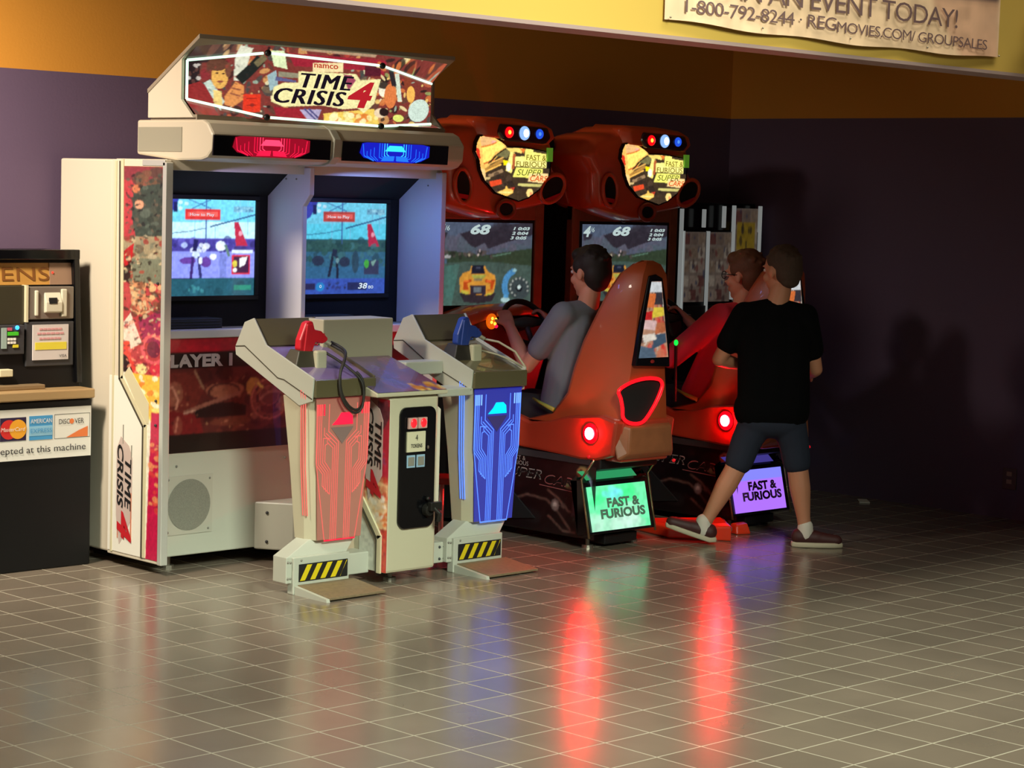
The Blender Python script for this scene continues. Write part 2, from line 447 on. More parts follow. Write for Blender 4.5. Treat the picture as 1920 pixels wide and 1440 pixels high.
MB().prism([(7.724, 1.262), (7.728, 1.262), (7.719, 1.172), (7.715, 1.172)], 'x', 4.865, X1 - 0.03).build('sign_end', mat('sign_taupe', (150, 120, 96), 0.45), sg)
MB().ball((4.878, 7.718, 1.222), (0.005, 0.004, 0.005), 0, 8, 6).build('indicator', glow('led_red_small', (255, 60, 40), 2), sg)
# bill unit
bu = MB().box(4.745, 4.965, 7.69, 7.74, 1.03, 1.165).build('bill_unit', mat('bill_grey', (132, 124, 112), 0.35, 0.4), tm, bevel=0.004)
mb = MB(); mb.box(4.775, 4.79, 7.680, 7.692, 1.045, 1.15); mb.box(4.90, 4.925, 7.678, 7.692, 1.04, 1.155)
mb.prism([(7.692, 1.055), (7.672, 1.06), (7.672, 1.10), (7.692, 1.145)], 'x', 4.82, 4.90)
mb.build('bill_bezel', mat('bill_cream', (206, 202, 178), 0.35), bu, bevel=0.004)
MB().box(4.835, 4.872, 7.670, 7.676, 1.095, 1.120).build('bill_slot', BLACKM, bu)
MB().box(4.56, 4.735, 7.70, 7.74, 1.01, 1.17).build('display_window', mat('window_dark', (58, 54, 40), 0.2), tm, bevel=0.003)
MB().box(4.733, 4.743, 7.684, 7.73, 1.02, 1.172).build('window_trim', CREAM, tm)
kp = MB().box(4.60, 4.72, 7.675, 7.72, 0.89, 1.01).build('keypad', DKGREY, tm, bevel=0.003)
mb = MB(); mb.box(4.612, 4.635, 7.670, 7.68, 0.915, 1.00, 0)
mb.box(4.64, 4.69, 7.670, 7.68, 0.968, 0.983, 1); mb.box(4.665, 4.69, 7.670, 7.68, 0.918, 0.930, 2); mb.box(4.64, 4.66, 7.670, 7.68, 0.988, 1.0, 3)
for i in range(3):
    for j in range(2): mb.box(4.64 + i * 0.014, 4.65 + i * 0.014, 7.670, 7.68, 0.934 + j * 0.014, 0.944 + j * 0.014, 4)
mb.build('key', [mat('lcd_pale', (150, 170, 160), 0.3), mat('key_green', (70, 190, 40), 0.4), mat('key_yellow', (220, 205, 50), 0.4), mat('key_pink', (190, 90, 110), 0.4), WHITEP], kp)
MB().ball((4.682, 7.668, 1.0), (0.009, 0.006, 0.009), 0, 12, 8).build('indicator', glow('led_blue_small', (40, 150, 255), 4), kp)
MB().box(4.60, 4.66, 7.66, 7.70, 0.80, 0.83).build('return_tray', CREAM, tm, bevel=0.003)
MB().box(4.735, 4.965, 7.688, 7.73, 0.835, 1.02).build('notice_frame', DKGREY, tm, bevel=0.004)
nt_ = MB().box(4.765, 4.935, 7.682, 7.689, 0.862, 1.008).build('notice', mat('notice_paper', (206, 198, 192), 0.6), tm)
mb = MB(); mb.box(4.775, 4.925, 7.680, 7.683, 0.905, 0.935, 0)
for z, a, b_ in ((0.990, 4.795, 4.905), (0.972, 4.785, 4.915), (0.951, 4.795, 4.90)):
    for k in range(6): mb.box(a + (b_ - a) * k / 6, a + (b_ - a) * (k + 0.8) / 6, 7.680, 7.683, z - 0.004, z + 0.004, 1)
mb.text('VISA', (4.89, 7.681, 0.872), FX, FZ, 0.036, 0.011, 2)
mb.build('notice_print', [mat('notice_yellow', (222, 206, 60), 0.6), mat('notice_pink', (206, 150, 150), 0.6), BLACKP], nt_)
mb = MB().box(X0, X1, 7.575, 7.70, 0.705, 0.745); mb.build('ledge', mat('ledge_tan', (176, 146, 102), 0.38, 0.25), tm, bevel=0.006)
mb = MB().box(X0, 4.80, 7.64, 7.70, 0.745, 0.765); mb.build('coin_lip', mat('lip_tan', (140, 118, 86), 0.4, 0.3), tm, bevel=0.004)
cs = MB().box(4.30, 4.992, 7.592, 7.60, 0.463, 0.672).build('card_sign', WHITEP, tm)
mb = MB(); y = 7.5915
mb.box(4.56, 4.680, y - 0.001, y, 0.545, 0.640, 0)
mb.disc((4.600, y - 0.0016, 0.592), FX, FZ, 0.040, mi=1); mb.disc((4.642, y - 0.002, 0.592), FX, FZ, 0.040, mi=2)
mb.text('MasterCard', (4.562, y - 0.0026, 0.585), FX, FZ, 0.112, 0.016, 6, shear=0.2)
mb.box(4.695, 4.805, y - 0.001, y, 0.543, 0.642, 3); mb.box(4.695, 4.805, y - 0.002, y, 0.560, 0.600, 7)
mb.text('AMERICAN', (4.70, y - 0.002, 0.612), FX, FZ, 0.10, 0.018, 6)
mb.text('EXPRESS', (4.70, y - 0.003, 0.572), FX, FZ, 0.10, 0.018, 3)
mb.text('DISC', (4.835, y - 0.001, 0.602), FX, FZ, 0.052, 0.021, 4)
mb.disc((4.897, y - 0.001, 0.612), FX, FZ, 0.011, mi=5)
mb.text('VER', (4.910, y - 0.001, 0.602), FX, FZ, 0.045, 0.021, 4)
mb.quad([(4.87, y - 0.001, 0.545), (4.975, y - 0.001, 0.545), (4.975, y - 0.001, 0.588), (4.93, y - 0.001, 0.572)], 5)
mb.text('accepted at this machine', (4.50, y - 0.001, 0.482), FX, FZ, 0.465, 0.036, 4)
for a, b_ in (((4.815, 0.543), (4.985, 0.543)), ((4.815, 0.643), (4.985, 0.643)), ((4.815, 0.543), (4.815, 0.643)), ((4.985, 0.543), (4.985, 0.643))):
    mb.cyl((a[0], y, a[1]), (b_[0], y, b_[1]), 0.0007, n=4, mi=4)
mb.build('card_print', [mat('card_navy', (40, 26, 60), 0.5), mat('card_red', (206, 40, 36), 0.5), mat('card_gold', (232, 160, 40), 0.5), mat('card_blue', (70, 150, 200), 0.5), mat('card_ink', (50, 48, 48), 0.5), mat('card_orange', (226, 120, 60), 0.5), WHITEP, mat('card_blue_pale', (140, 190, 215), 0.5)], cs)

# ------------------------------------------------------------------ two-player light gun arcade cabinet
tc = thing('arcade_cabinet', 'large white two-player light gun arcade cabinet with twin screens and lit marquee', 'arcade machine', (5.82, 7.6, 0))
XL, XR_, YF = 5.07, 6.58, 7.195
LF = 7.26
body = MB()
body.box(XL + 0.004, XR_ - 0.004, 7.578, 7.975, 0.05, 1.70)
body.box(XL + 0.03, XR_ - 0.03, 7.47, 7.60, 0.05, 1.69)
body.build('body', WHITE, tc, bevel=0.008)
lf = MB().box(XL + 0.03, XR_ - 0.03, LF, 7.50, 0.062, 1.0).build('front_panel', WHITE2, tc, bevel=0.006)
# left wing with printed art, chrome corner and diagonal trim
wl = MB().box(XL, XL + 0.03, YF, 7.578, 0.045, 1.70).build('side_panel', WHITE, tc, bevel=0.004)
MB().box(XR_ - 0.03, XR_, YF, 7.578, 0.045, 1.70).build('side_panel', WHITE, tc, bevel=0.004)
mb = MB(); mb.box(XL - 0.004, XL + 0.03, YF - 0.010, YF + 0.016, 0.045, 1.69)
mb.box(XL - 0.004, XL, YF, YF + 0.16, 1.675, 1.70)
mb.build('chrome_corner', CHROME, tc, bevel=0.003)
H = homog([(450, 130), (765, 130), (765, 7000), (450, 7000)])
# art drawing frame: x = pixels across (240..298), y = pixels down (305..1050)
cv = Canvas(90, 480, (150, 96, 70), lambda p: np.c_[(np.asarray(p, float).reshape(-1, 2)[:, 0] - 234) / 62, 1 - (np.asarray(p, float).reshape(-1, 2)[:, 1] - 305) / 748])
cv.rect(234, 305, 300, 460, (176, 60, 66)); cv.rect(234, 305, 300, 330, (130, 52, 60))
cv.blobs(30, 252, 315, 300, 380, [(70, 60, 50), (110, 80, 60), (60, 66, 56)], 5, 12)
cv.poly([(252, 345), (300, 335), (300, 440), (256, 440), (250, 400)], (58, 70, 62))
cv.blobs(40, 254, 345, 300, 430, [(48, 58, 50), (84, 96, 86), (66, 72, 64)], 4, 9)
cv.ell(261, 377, 7, 9, (206, 150, 120)); cv.ell(256, 348, 6, 8, (190, 116, 80))
cv.poly([(234, 440), (300, 435), (300, 530), (234, 530)], (150, 138, 110))
cv.blobs(60, 236, 436, 300, 530, [(120, 124, 106), (178, 168, 140), (92, 80, 66), (150, 110, 84), (140, 40, 40)], 3, 8)
cv.poly([(236, 470), (254, 450), (250, 490), (236, 500)], (176, 34, 40))
cv.poly([(234, 500), (250, 490), (247, 545), (234, 560)], (36, 24, 26))
cv.poly([(250, 480), (300, 478), (300, 530), (254, 526)], (112, 118, 100))
cv.poly([(234, 525), (300, 525), (300, 720), (234, 720)], (176, 60, 66))
cv.poly([(247, 520), (272, 530), (276, 590), (252, 580)], (200, 140, 100))
cv.blobs(50, 250, 528, 300, 590, [(120, 76, 56), (196, 118, 90), (220, 180, 130), (90, 52, 44)], 3, 7)
cv.poly([(236, 610), (250, 585), (268, 640), (250, 655), (236, 640)], (222, 206, 190))
cv.poly([(262, 600), (300, 570), (300, 640), (270, 640)], (150, 40, 80))
cv.ring(286, 650, 17, 6, (216, 90, 100), ry=26); cv.ell(286, 650, 10, 16, (110, 34, 60))
cv.line([(243, 640), (246, 670), (262, 710)], 12, (216, 70, 60)); cv.poly([(234, 660), (246, 670), (262, 720), (240, 700)], (48, 30, 34))
cv.ell(268, 690, 9, 10, (236, 214, 150)); cv.ell(290, 690, 9, 14, (204, 52, 70))
cv.poly([(234, 700), (300, 700), (300, 1053), (234, 1053)], (232, 224, 206))
cv.poly([(250, 700), (300, 700), (300, 790), (284, 790)], (236, 186, 70))
cv.blobs(24, 262, 700, 300, 790, [(240, 220, 120), (226, 120, 50), (244, 238, 210)], 3, 8)
cv.blobs(120, 240, 320, 300, 440, [(52, 60, 52), (30, 30, 30), (96, 84, 70), (72, 78, 66)], 1.5, 5, 0.8, 3)
cv.blobs(160, 236, 440, 300, 600, [(60, 50, 44), (196, 176, 140), (150, 60, 50), (110, 112, 94), (36, 26, 26)], 1.5, 5, 0.8, 3)
cv.blobs(90, 236, 600, 300, 700, [(226, 100, 100), (120, 30, 60), (240, 160, 130), (80, 24, 40)], 1.5, 5, 0.7, 3)
cv.poly([(284, 770), (300, 770), (300, 1053), (278, 1053)], (190, 24, 70))
cv.blobs(30, 282, 830, 298, 960, [(222, 140, 90), (210, 60, 60), (170, 20, 60)], 3, 7)
cv.blobs(26, 234, 760, 270, 860, [(220, 208, 180), (206, 196, 170)], 4, 10, 0.5)
def wing(u, v):
    return np.c_[np.full(len(u), XL - 0.002), 7.50 - u * (7.50 - 7.213), 0.06 + v * (1.672 - 0.06)]
cv.build('side_art', wing, PART, tc)
# trim strips (cream rails with dark grooves) running down and kinking towards the front
def rail(pts, w, x, m, name, t=0.004):
    mb = MB()
    for (y0, z0), (y1, z1) in zip(pts, pts[1:]):
        d = math.hypot(y1 - y0, z1 - z0); n = (-(z1 - z0) / d * w / 2, (y1 - y0) / d * w / 2)
        e = ((y1 - y0) / d * w * 0.2, (z1 - z0) / d * w * 0.2)
        mb.prism([(y0 + n[0] - e[0], z0 + n[1] - e[1]), (y1 + n[0] + e[0], z1 + n[1] + e[1]), (y1 - n[0] + e[0], z1 - n[1] + e[1]), (y0 - n[0] - e[0], z0 - n[1] - e[1])], 'x', x - t, x)
    return mb
kink = [(7.515, 1.69), (7.500, 0.79), (7.325, 0.605), (7.325, 0.06)]
rail(kink, 0.012, XL, GROOVE, 't', 0.0035).build('trim_groove', GROOVE, tc)
rail([(y - 0.018, z + 0.006) for y, z in kink], 0.020, XL, CREAM, 't', 0.005).build('trim_rail', CREAM, tc)
rail([(7.545, 1.69), (7.545, 0.06)], 0.014, XL, CREAM, 't', 0.004).build('trim_rail', CREAM, tc)
MB().prism([(7.465, 0.81), (7.43, 0.845), (7.285, 0.705), (7.285, 0.62), (7.31, 0.62)], 'x', XL - 0.004, XL).build('trim_wedge', CREAM, tc)
MB().prism([(7.500, 0.785), (7.325, 0.60), (7.325, 0.062), (7.572, 0.062), (7.572, 0.80), (7.507, 0.80)], 'x', XL - 0.0028, XL).build('kick_panel', mat('kick_white', (232, 228, 214), 0.4), tc)
def logo(x, y0, z0, sc_, parent, lines=True):
    """title lettering reading downwards on a side panel"""
    dn = (0, 0, -1); fr = (0, -1, 0)
    mb = MB()
    b_ = [(0.030, 0.0), (0.055, -0.05), (0.055, -0.30), (0.035, -0.33), (-0.035, -0.42), (-0.06, -0.30), (-0.06, -0.02), (-0.03, 0.035)]
    mb.prism([(y0 - a * sc_, z0 + b * sc_) for a, b in b_], 'x', x - 0.0012, x)
    mb.build('logo_backing', mat('logo_grey', (196, 176, 166), 0.5), parent)
    mb = MB()
    for k in range(3): mb.text('TIME', (x - 0.0002 * k, y0 - 0.005 * sc_, z0 - 0.055 * sc_ - 0.0025 * k), dn, fr, 0.212 * sc_, 0.044 * sc_, 0, shear=0.25, thick=0.003, sp=1.1)
    mb.text('CRISIS', (x, y0 + 0.052 * sc_, z0 - 0.0 * sc_), dn, fr, 0.265 * sc_, 0.044 * sc_, 0, shear=0.25, bold=0.025, thick=0.003)
    mb.text('4', (x, y0 + 0.05 * sc_, z0 - 0.275 * sc_), dn, fr, 0.13 * sc_, 0.105 * sc_, 1, shear=0.3, bold=0.03, thick=0.0035)
    if lines:
        mb.box(x - 0.002, x, y0 - 0.052, y0 - 0.046, 0.12, 0.32, 2); mb.box(x - 0.002, x, y0 + 0.046, y0 + 0.050, 0.12, 0.19, 2)
        mb.box(x - 0.002, x, y0 - 0.050, y0 - 0.046, 0.44, 0.52, 3); mb.box(x - 0.002, x, y0 + 0.012, y0 + 0.016, 0.52, 0.60, 3)
    mb.build('logo_lettering', [BLACKP, REDP, mat('logo_salmon', (200, 120, 90), 0.5), GREY], parent)
logo(XL - 0.003, 7.450, 0.515, 1.0, tc)
dots('screw', DKGREY, tc, [(XL - 0.006, 7.232, z) for z in (1.20, 0.72, 0.62)], 0.006)
# divider and screen bays
MB().prism([(7.16, 1.69), (7.16, 1.575), (7.205, 1.525), (7.205, 0.998), (7.45, 0.998), (7.45, 1.69)], 'x', 5.786, 5.812).build('divider', mat('divider_white', (210, 206, 206), 0.4), tc, bevel=0.004)
MB().box(XR_ - 0.034, XR_ - 0.004, 7.16, 7.45, 1.0, 1.69).build('bay_cheek', mat('divider_white', (210, 206, 206), 0.4), tc, bevel=0.004)
mb = MB(); mb.box(XL + 0.03, XR_ - 0.03, 7.452, 7.475, 0.99, 1.69)
mb.build('screen_bezel', BLACKM, tc)
mb = MB(); mb.prism([(7.27, 1.69), (7.452, 1.56), (7.452, 1.69)], 'x', XL + 0.03, 5.786); mb.prism([(7.27, 1.69), (7.452, 1.56), (7.452, 1.69)], 'x', 5.812, XR_ - 0.034)
mb.build('bay_hood', BLACKM, tc)
for a in (5.135, 5.86):
    mb = MB(); mb.box(a, a + 0.33, 7.33, 7.44, 1.0, 1.045)
    for k in range(3): mb.box(a + 0.01, a + 0.32, 7.326, 7.33, 1.008 + k * 0.012, 1.013 + k * 0.012)
    mb.build('vent_strip', mat('vent_grey', (46, 48, 50), 0.5), tc, bevel=0.003)
def game(cvs, dim):
    k = 0.5 if dim else 1.0
    def c(r, g, b): return (r, g, b)
    cvs.rect(-20, 120, 780, 440, c(110, 205, 235))
    cvs.rect(-20, 300, 780, 430, c(190, 236, 250) if not dim else c(90, 205, 235))
    cvs.rect(-20, 420, 780, 720, c(110, 112, 215) if not dim else c(44, 82, 104))
    cvs.rect(-20, 520, 780, 720, c(136, 146, 236) if not dim else c(50, 98, 128))
    cvs.rect(-20, 430, 780, 520, c(70, 62, 150) if not dim else c(46, 84, 84))
    cvs.blobs(26, 0, 430, 760, 520, [c(60, 56, 140), c(96, 90, 190), c(50, 44, 110)] if not dim else [c(36, 70, 76), c(54, 96, 96)], 14, 34)
    for x in (200, 300, 450, 530, 640, 700): cvs.line([(x, 130), (x, 420)], 3, c(120, 180, 220))
    cvs.line([(385, 130), (385, 460)], 9, c(60, 90, 160))
    cvs.line([(-10, 400), (250, 372), (385, 345)], 6, c(40, 80, 130)); cvs.line([(415, 335), (600, 285), (760, 240)], 12, c(40, 76, 130))
    cvs.line([(250, 130), (420, 200)], 8, c(60, 110, 170)); cvs.line([(420, 130), (260, 210)], 8, c(60, 110, 170))
    cvs.poly([(-20, 130), (180, 130), (120, 250), (-20, 330)], c(56, 64, 170))
    for x, y in ((190, 155), (190, 200), (160, 180), (235, 165)): cvs.ell(x, y, 16, 14, c(190, 230, 250))
    cvs.rect(140, 150, 170, 230, c(30, 34, 90)); cvs.rect(590, 180, 740, 225, c(110, 170, 200)); cvs.blobs(14, 600, 190, 735, 222, [c(60, 110, 150), c(150, 210, 230)], 6, 12)
    cvs.rect(225, 206, 490, 282, c(206, 50, 50) if not dim else c(176, 66, 60)); cvs.rect(245, 225, 470, 262, c(222, 96, 90))
    cvs.poly([(595, 300), (630, 300), (700, 475), (610, 475), (600, 380)], c(176, 36, 66)); cvs.ell(645, 385, 15, 18, c(230, 150, 170))
    if not dim:
        cvs.blobs(10, 220, 470, 400, 520, [c(220, 230, 255), c(180, 200, 250)], 12, 28)
        cvs.ell(250, 590, 60, 26, c(96, 60, 150)); cvs.ell(385, 600, 40, 40, c(96, 60, 150)); cvs.ell(495, 480, 38, 38, c(220, 235, 250)); cvs.ell(440, 560, 26, 22, c(226, 236, 255))
        cvs.line([(310, 430), (300, 520)], 34, c(36, 34, 90)); cvs.ell(310, 545, 28, 24, c(200, 220, 250)); cvs.line([(290, 560), (275, 720)], 22, c(60, 40, 110)); cvs.line([(330, 560), (350, 740)], 22, c(50, 50, 110))
        cvs.ell(345, 590, 14, 26, c(226, 236, 255)); cvs.line([(530, 470), (560, 560)], 20, c(90, 120, 110)); cvs.rect(490, 540, 540, 720, c(116, 128, 205))
        cvs.rect(580, 545, 720, 692, c(200, 40, 60)); cvs.rect(595, 560, 710, 680, c(60, 20, 60)); cvs.ell(604, 612, 18, 26, c(214, 200, 70)); cvs.poly([(640, 570), (700, 560), (680, 620), (640, 640)], c(240, 240, 240)); cvs.ell(605, 662, 16, 16, c(236, 236, 236))
        cvs.rect(580, 510, 740, 535, c(210, 225, 250))
        cvs.rect(-20, 722, 780, 870, c(36, 84, 100)); cvs.blobs(20, 0, 740, 760, 850, [c(40, 92, 112), c(30, 70, 84)], 16, 40); cvs.blobs(8, 260, 770, 360, 820, [c(60, 130, 140)], 10, 20); cvs.rect(600, 775, 730, 812, c(40, 130, 110))
    else:
        cvs.blobs(30, 0, 440, 760, 640, [c(40, 72, 86), c(60, 108, 118), c(44, 84, 80)], 16, 40)
        cvs.rect(-20, 640, 780, 760, c(50, 100, 140)); cvs.ell(190, 590, 50, 40, c(40, 52, 76)); cvs.ell(410, 600, 46, 40, c(40, 52, 76))
        cvs.line([(330, 500), (320, 560)], 40, c(34, 46, 70)); cvs.line([(310, 560), (280, 720)], 22, c(30, 36, 56)); cvs.line([(345, 560), (355, 740)], 20, c(30, 36, 56)); cvs.ell(350, 590, 12, 22, c(110, 150, 160))
        cvs.ell(500, 600, 30, 90, c(44, 72, 92)); cvs.rect(575, 590, 700, 700, c(52, 56, 84)); cvs.ell(595, 615, 20, 34, c(70, 170, 60)); cvs.poly([(630, 600), (680, 580), (650, 640)], c(120, 160, 150))
        cvs.rect(-20, 730, 780, 870, c(56, 84, 176)); cvs.rect(-10, 770, 60, 820, c(110, 120, 96)); cvs.rect(70, 770, 170, 815, c(40, 40, 80)); cvs.ell(210, 795, 36, 36, c(40, 130, 200)); cvs.blobs(14, 260, 770, 430, 815, [c(40, 50, 90), c(50, 60, 130)], 8, 18); cvs.rect(440, 765, 600, 822, c(36, 44, 90))
SW = 0.53
for X0_, dim in ((5.190, False), (5.940, True)):
    cv = Canvas(150, 116, (20, 30, 60), homog([(-5, 130), (755, 134), (752, 852), (-5, 852)])); game(cv, dim)
    scr = cv.build('screen', flat((X0_, 7.449, 1.133), (X0_ + SW, 7.449, 1.133), (X0_, 7.449, 1.542)), SCRN if dim else SCRNB, tc)
    mb = MB()
    mb.text('How to Play', (X0_ + 0.185, 7.448, 1.468), FX, FZ, 0.125, 0.017, 0)
    mb.build('screen_text', glow('screen_white', (226, 244, 255), 0.95), scr); mb = MB()
    if dim: mb.text('38', (X0_ + 0.37, 7.448, 1.155), FX, FZ, 0.055, 0.026, 0, shear=0.2, bold=0.02); mb.text('80', (X0_ + 0.43, 7.448, 1.155), FX, FZ, 0.03, 0.014, 0); mb.text('0', (X0_ + 0.145, 7.448, 1.16), FX, FZ, 0.012, 0.014, 0)
    if dim: mb.build('screen_text', glow('screen_white', (226, 244, 255), 0.95), scr)
    fr_ = MB()
    for a, b_, c_, d_ in ((X0_ - 0.02, X0_ + SW + 0.02, 1.542, 1.562), (X0_ - 0.02, X0_ + SW + 0.02, 1.113, 1.133), (X0_ - 0.02, X0_, 1.133, 1.542), (X0_ + SW, X0_ + SW + 0.02, 1.133, 1.542)):
        fr_.box(a, b_, 7.440, 7.452, c_, d_)
    fr_.build('screen_frame', BLACK, tc, bevel=0.003)
# poster panel below the screens
MB().box(XL + 0.032, XR_ - 0.032, LF - 0.012, LF + 0.05, 0.970, 1.004).build('shelf_lip', mat('lip_white', (214, 208, 204), 0.4), tc, bevel=0.004)
cv = Canvas(300, 96, (40, 14, 18), lambda p: np.c_[(np.asarray(p, float).reshape(-1, 2)[:, 0] - 60) / 1450, 1 - (np.asarray(p, float).reshape(-1, 2)[:, 1] - 150) / 600])
cv.rect(0, 150, 2000, 220, (196, 26, 44)); cv.rect(0, 220, 2000, 310, (24, 12, 14)); cv.rect(0, 310, 2000, 700, (92, 34, 32))
for ox in (0, 745):
    cv.blobs(70, 70 + ox, 310, 780 + ox, 680, [(90, 28, 30), (60, 18, 22), (120, 50, 40), (44, 14, 18)], 16, 50, 0.6)
    cv.poly([(80 + ox, 330), (240 + ox, 330), (280 + ox, 430), (150 + ox, 700), (80 + ox, 700)], (112, 40, 34))
    cv.ell(130 + ox, 440, 45, 66, (150, 84, 66)); cv.poly([(90 + ox, 520), (260 + ox, 560), (290 + ox, 690), (80 + ox, 700)], (120, 24, 28))
    cv.ell(390 + ox, 430, 100, 42, (150, 88, 66)); cv.ring(385 + ox, 440, 80, 12, (80, 34, 34), ry=44)
    cv.poly([(235 + ox, 510), (420 + ox, 495), (500 + ox, 515), (500 + ox, 570), (240 + ox, 575)], (30, 14, 18))
    cv.line([(180 + ox, 540), (300 + ox, 500), (470 + ox, 450)], 20, (150, 92, 76))
    cv.ell(540 + ox, 420, 40, 50, (170, 120, 60)); cv.ring(630 + ox, 490, 92, 34, (126, 58, 50), ry=100); cv.ell(625 + ox, 470, 52, 56, (104, 50, 44)); cv.ring(650 + ox, 520, 80, 14, (150, 100, 84), 200, 400, 70)
    cv.ell(700 + ox, 520, 26, 44, (150, 110, 100)); cv.blobs(14, 540 + ox, 400, 740 + ox, 600, [(50, 20, 24), (140, 80, 66)], 8, 20)
    cv.line([(230 + ox, 320), (280 + ox, 420)], 10, (150, 110, 84)); cv.ell(420 + ox, 600, 110, 22, (110, 52, 40)); cv.ell(150 + ox, 610, 24, 50, (140, 60, 50))
    cv.blobs(90, 70 + ox, 320, 780 + ox, 660, [(150, 84, 66), (176, 110, 84), (34, 14, 18), (196, 140, 100), (84, 26, 28)], 3, 13, 0.7, 4)
    cv.line([(90 + ox, 420), (120 + ox, 400), (150 + ox, 470), (140 + ox, 520)], 9, (206, 140, 116)); cv.line([(180 + ox, 545), (240 + ox, 530)], 9, (200, 150, 130)); cv.line([(150 + ox, 560), (140 + ox, 640)], 8, (196, 120, 100))
    cv.ring(630 + ox, 490, 100, 6, (176, 100, 84), ry=108); cv.ring(625 + ox, 472, 52, 5, (150, 84, 70)); cv.line([(560 + ox, 400), (590 + ox, 430)], 12, (214, 180, 90))
cv.rect(0, 650, 2000, 760, (18, 10, 12))
pst = cv.build('poster_panel', flat((XL + 0.032, LF - 0.004, 0.495), (XR_ - 0.032, LF - 0.004, 0.495), (XL + 0.032, LF - 0.004, 0.970)), PART, tc)
MB().text('PLAYER 1', (5.103, LF - 0.005, 0.850), FX, FZ, 0.362, 0.054, 0, bold=0.05).build('lettering', mat('lettering_grey', (170, 164, 160), 0.6), pst)
# speaker grille and fixings
mb = MB(); mb.box(5.135, 5.375, LF - 0.004, LF, 0.152, 0.398, 0)
mb.disc((5.255, LF - 0.006, 0.275), FX, FZ, 0.108, n=40, mi=1)
mb.build('speaker_grille', [mat('grille_plate', (176, 174, 158), 0.5), mat('grille_mesh', (150, 152, 136), 0.7, noise=0.7, nscale=400)], tc)
dots('screw', GREY, tc, [(x, LF - 0.004, z) for x, z in ((5.15, 0.385), (5.36, 0.38), (5.15, 0.165), (5.355, 0.168), (5.19, 0.44), (5.76, 0.44))], 0.005)
for x, y in ((5.22, 7.35), (6.45, 7.35), (5.15, 7.85), (6.5, 7.85)): foot(tc, x, y, 0.066)
# headbox with light bars
HX0, HX1 = 5.13, 6.50
prof = [(7.49, 1.722), (7.49, 1.864), (7.035, 1.864), (7.0, 1.850), (6.965, 1.808), (6.972, 1.738), (7.0, 1.712), (7.04, 1.702), (7.20, 1.698)]
hb = MB().prism(prof, 'x', HX0, HX1).build('headbox', mat('headbox_beige', (196, 186, 164), 0.42), tc, bevel=0.010)
MB().box(XL + 0.01, XR_ - 0.01, 7.20, 7.56, 1.66, 1.702).build('header_plate', WHITE, tc)
MB().prism([(7.475, 1.735), (7.475, 1.834), (7.17, 1.834), (7.17, 1.735)], 'x', HX0 - 0.003, HX0).build('end_recess', mat('recess_grey', (146, 142, 124), 0.6), hb)
for a, b_ in ((5.135, 5.735), (5.80, 6.40)):
    y0 = 6.9625
    MB().prism([(6.968, 1.803), (6.962, 1.803), (6.967, 1.722), (6.973, 1.722)], 'x', a + 0.0, b_).build('light_window', BLACKG, hb)
def bar_light(x0, x1, deep, mid, hot, nm):
    def P(u, v): return (x0 + u * (x1 - x0), 6.958 + 0.005 * (1 - v), 1.722 + v * 0.081)
    out = [(0.03, 0.95), (0.10, 1.0), (0.9, 1.0), (1.0, 0.93), (1.0, 0.35), (0.88, 0.1), (0.75, 0.0), (0.25, 0.0), (0.16, 0.12), (0.06, 0.2), (0.0, 0.45)]
    mb = MB(); mb.quad([P(*p) for p in out], 0)
    def strip(pts, w, mi):
        for (a, b), (c, d) in zip(pts, pts[1:]):
            A = Vector(P(a, b)); B = Vector(P(c, d)); t = (B - A).normalized(); n = Vector((0, -1, 0)).cross(t) * w / 2
            q = Vector((0, -0.002, 0)); mb.quad([A + n + q, B + n + q, B - n + q, A - n + q], mi)
    for s_ in (-1, 1):
        for k in range(4):
            o_ = 0.5 + s_ * (0.12 + 0.035 * k)
            strip([(o_, 0.98), (o_, 0.42 - 0.06 * k), (o_ - s_ * 0.10, 0.12)], 0.0035, 2 if k < 2 else 1)
        for k in range(3):
            strip([(0.5 + s_ * (0.30 + 0.05 * k), 0.75 - 0.1 * k), (0.5 + s_ * (0.30 + 0.05 * k), 0.3), (0.5 + s_ * (0.24 + 0.03 * k), 0.08)], 0.003, 1)
        strip([(0.5 + s_ * 0.46, 0.9), (0.5 + s_ * 0.44, 0.3), (0.5 + s_ * 0.3, 0.05)], 0.004, 1)
    q = Vector((0, -0.003, 0))
    mb.quad([Vector(P(*p)) + q for p in ((0.41, 0.88), (0.59, 0.88), (0.65, 0.58), (0.35, 0.58))], 2)
    mb.quad([Vector(P(*p)) + q for p in ((0.34, 0.32), (0.49, 0.34), (0.48, 0.08), (0.30, 0.06))], 1)
    mb.quad([Vector(P(*p)) + q for p in ((0.66, 0.32), (0.51, 0.34), (0.52, 0.08), (0.70, 0.06))], 1)
    mb.build('light_bar', [glow(nm + '_deep', deep, 1.1), glow(nm + '_mid', mid, 1.4), glow(nm + '_hot', hot, 1.8)], hb)
bar_light(5.225, 5.620, (150, 10, 36), (240, 24, 66), (255, 60, 96), 'bar_red')
bar_light(5.890, 6.285, (20, 28, 190), (30, 110, 255), (50, 190, 255), 'bar_blue')
MB().prism([(7.20, 1.866), (7.03, 1.866), (6.99, 1.848), (6.955, 1.808), (6.962, 1.733), (6.99, 1.706), (7.03, 1.696), (7.2, 1.694)], 'x', 5.748, 5.785).build('centre_band', WHITE2, hb, bevel=0.003)
dots('screw', GREY, tc, [(5.784, y, 1.64) for y in (7.25, 7.32)] + [(XR_ - 0.036, y, 1.63) for y in (7.25, 7.36)], 0.004)
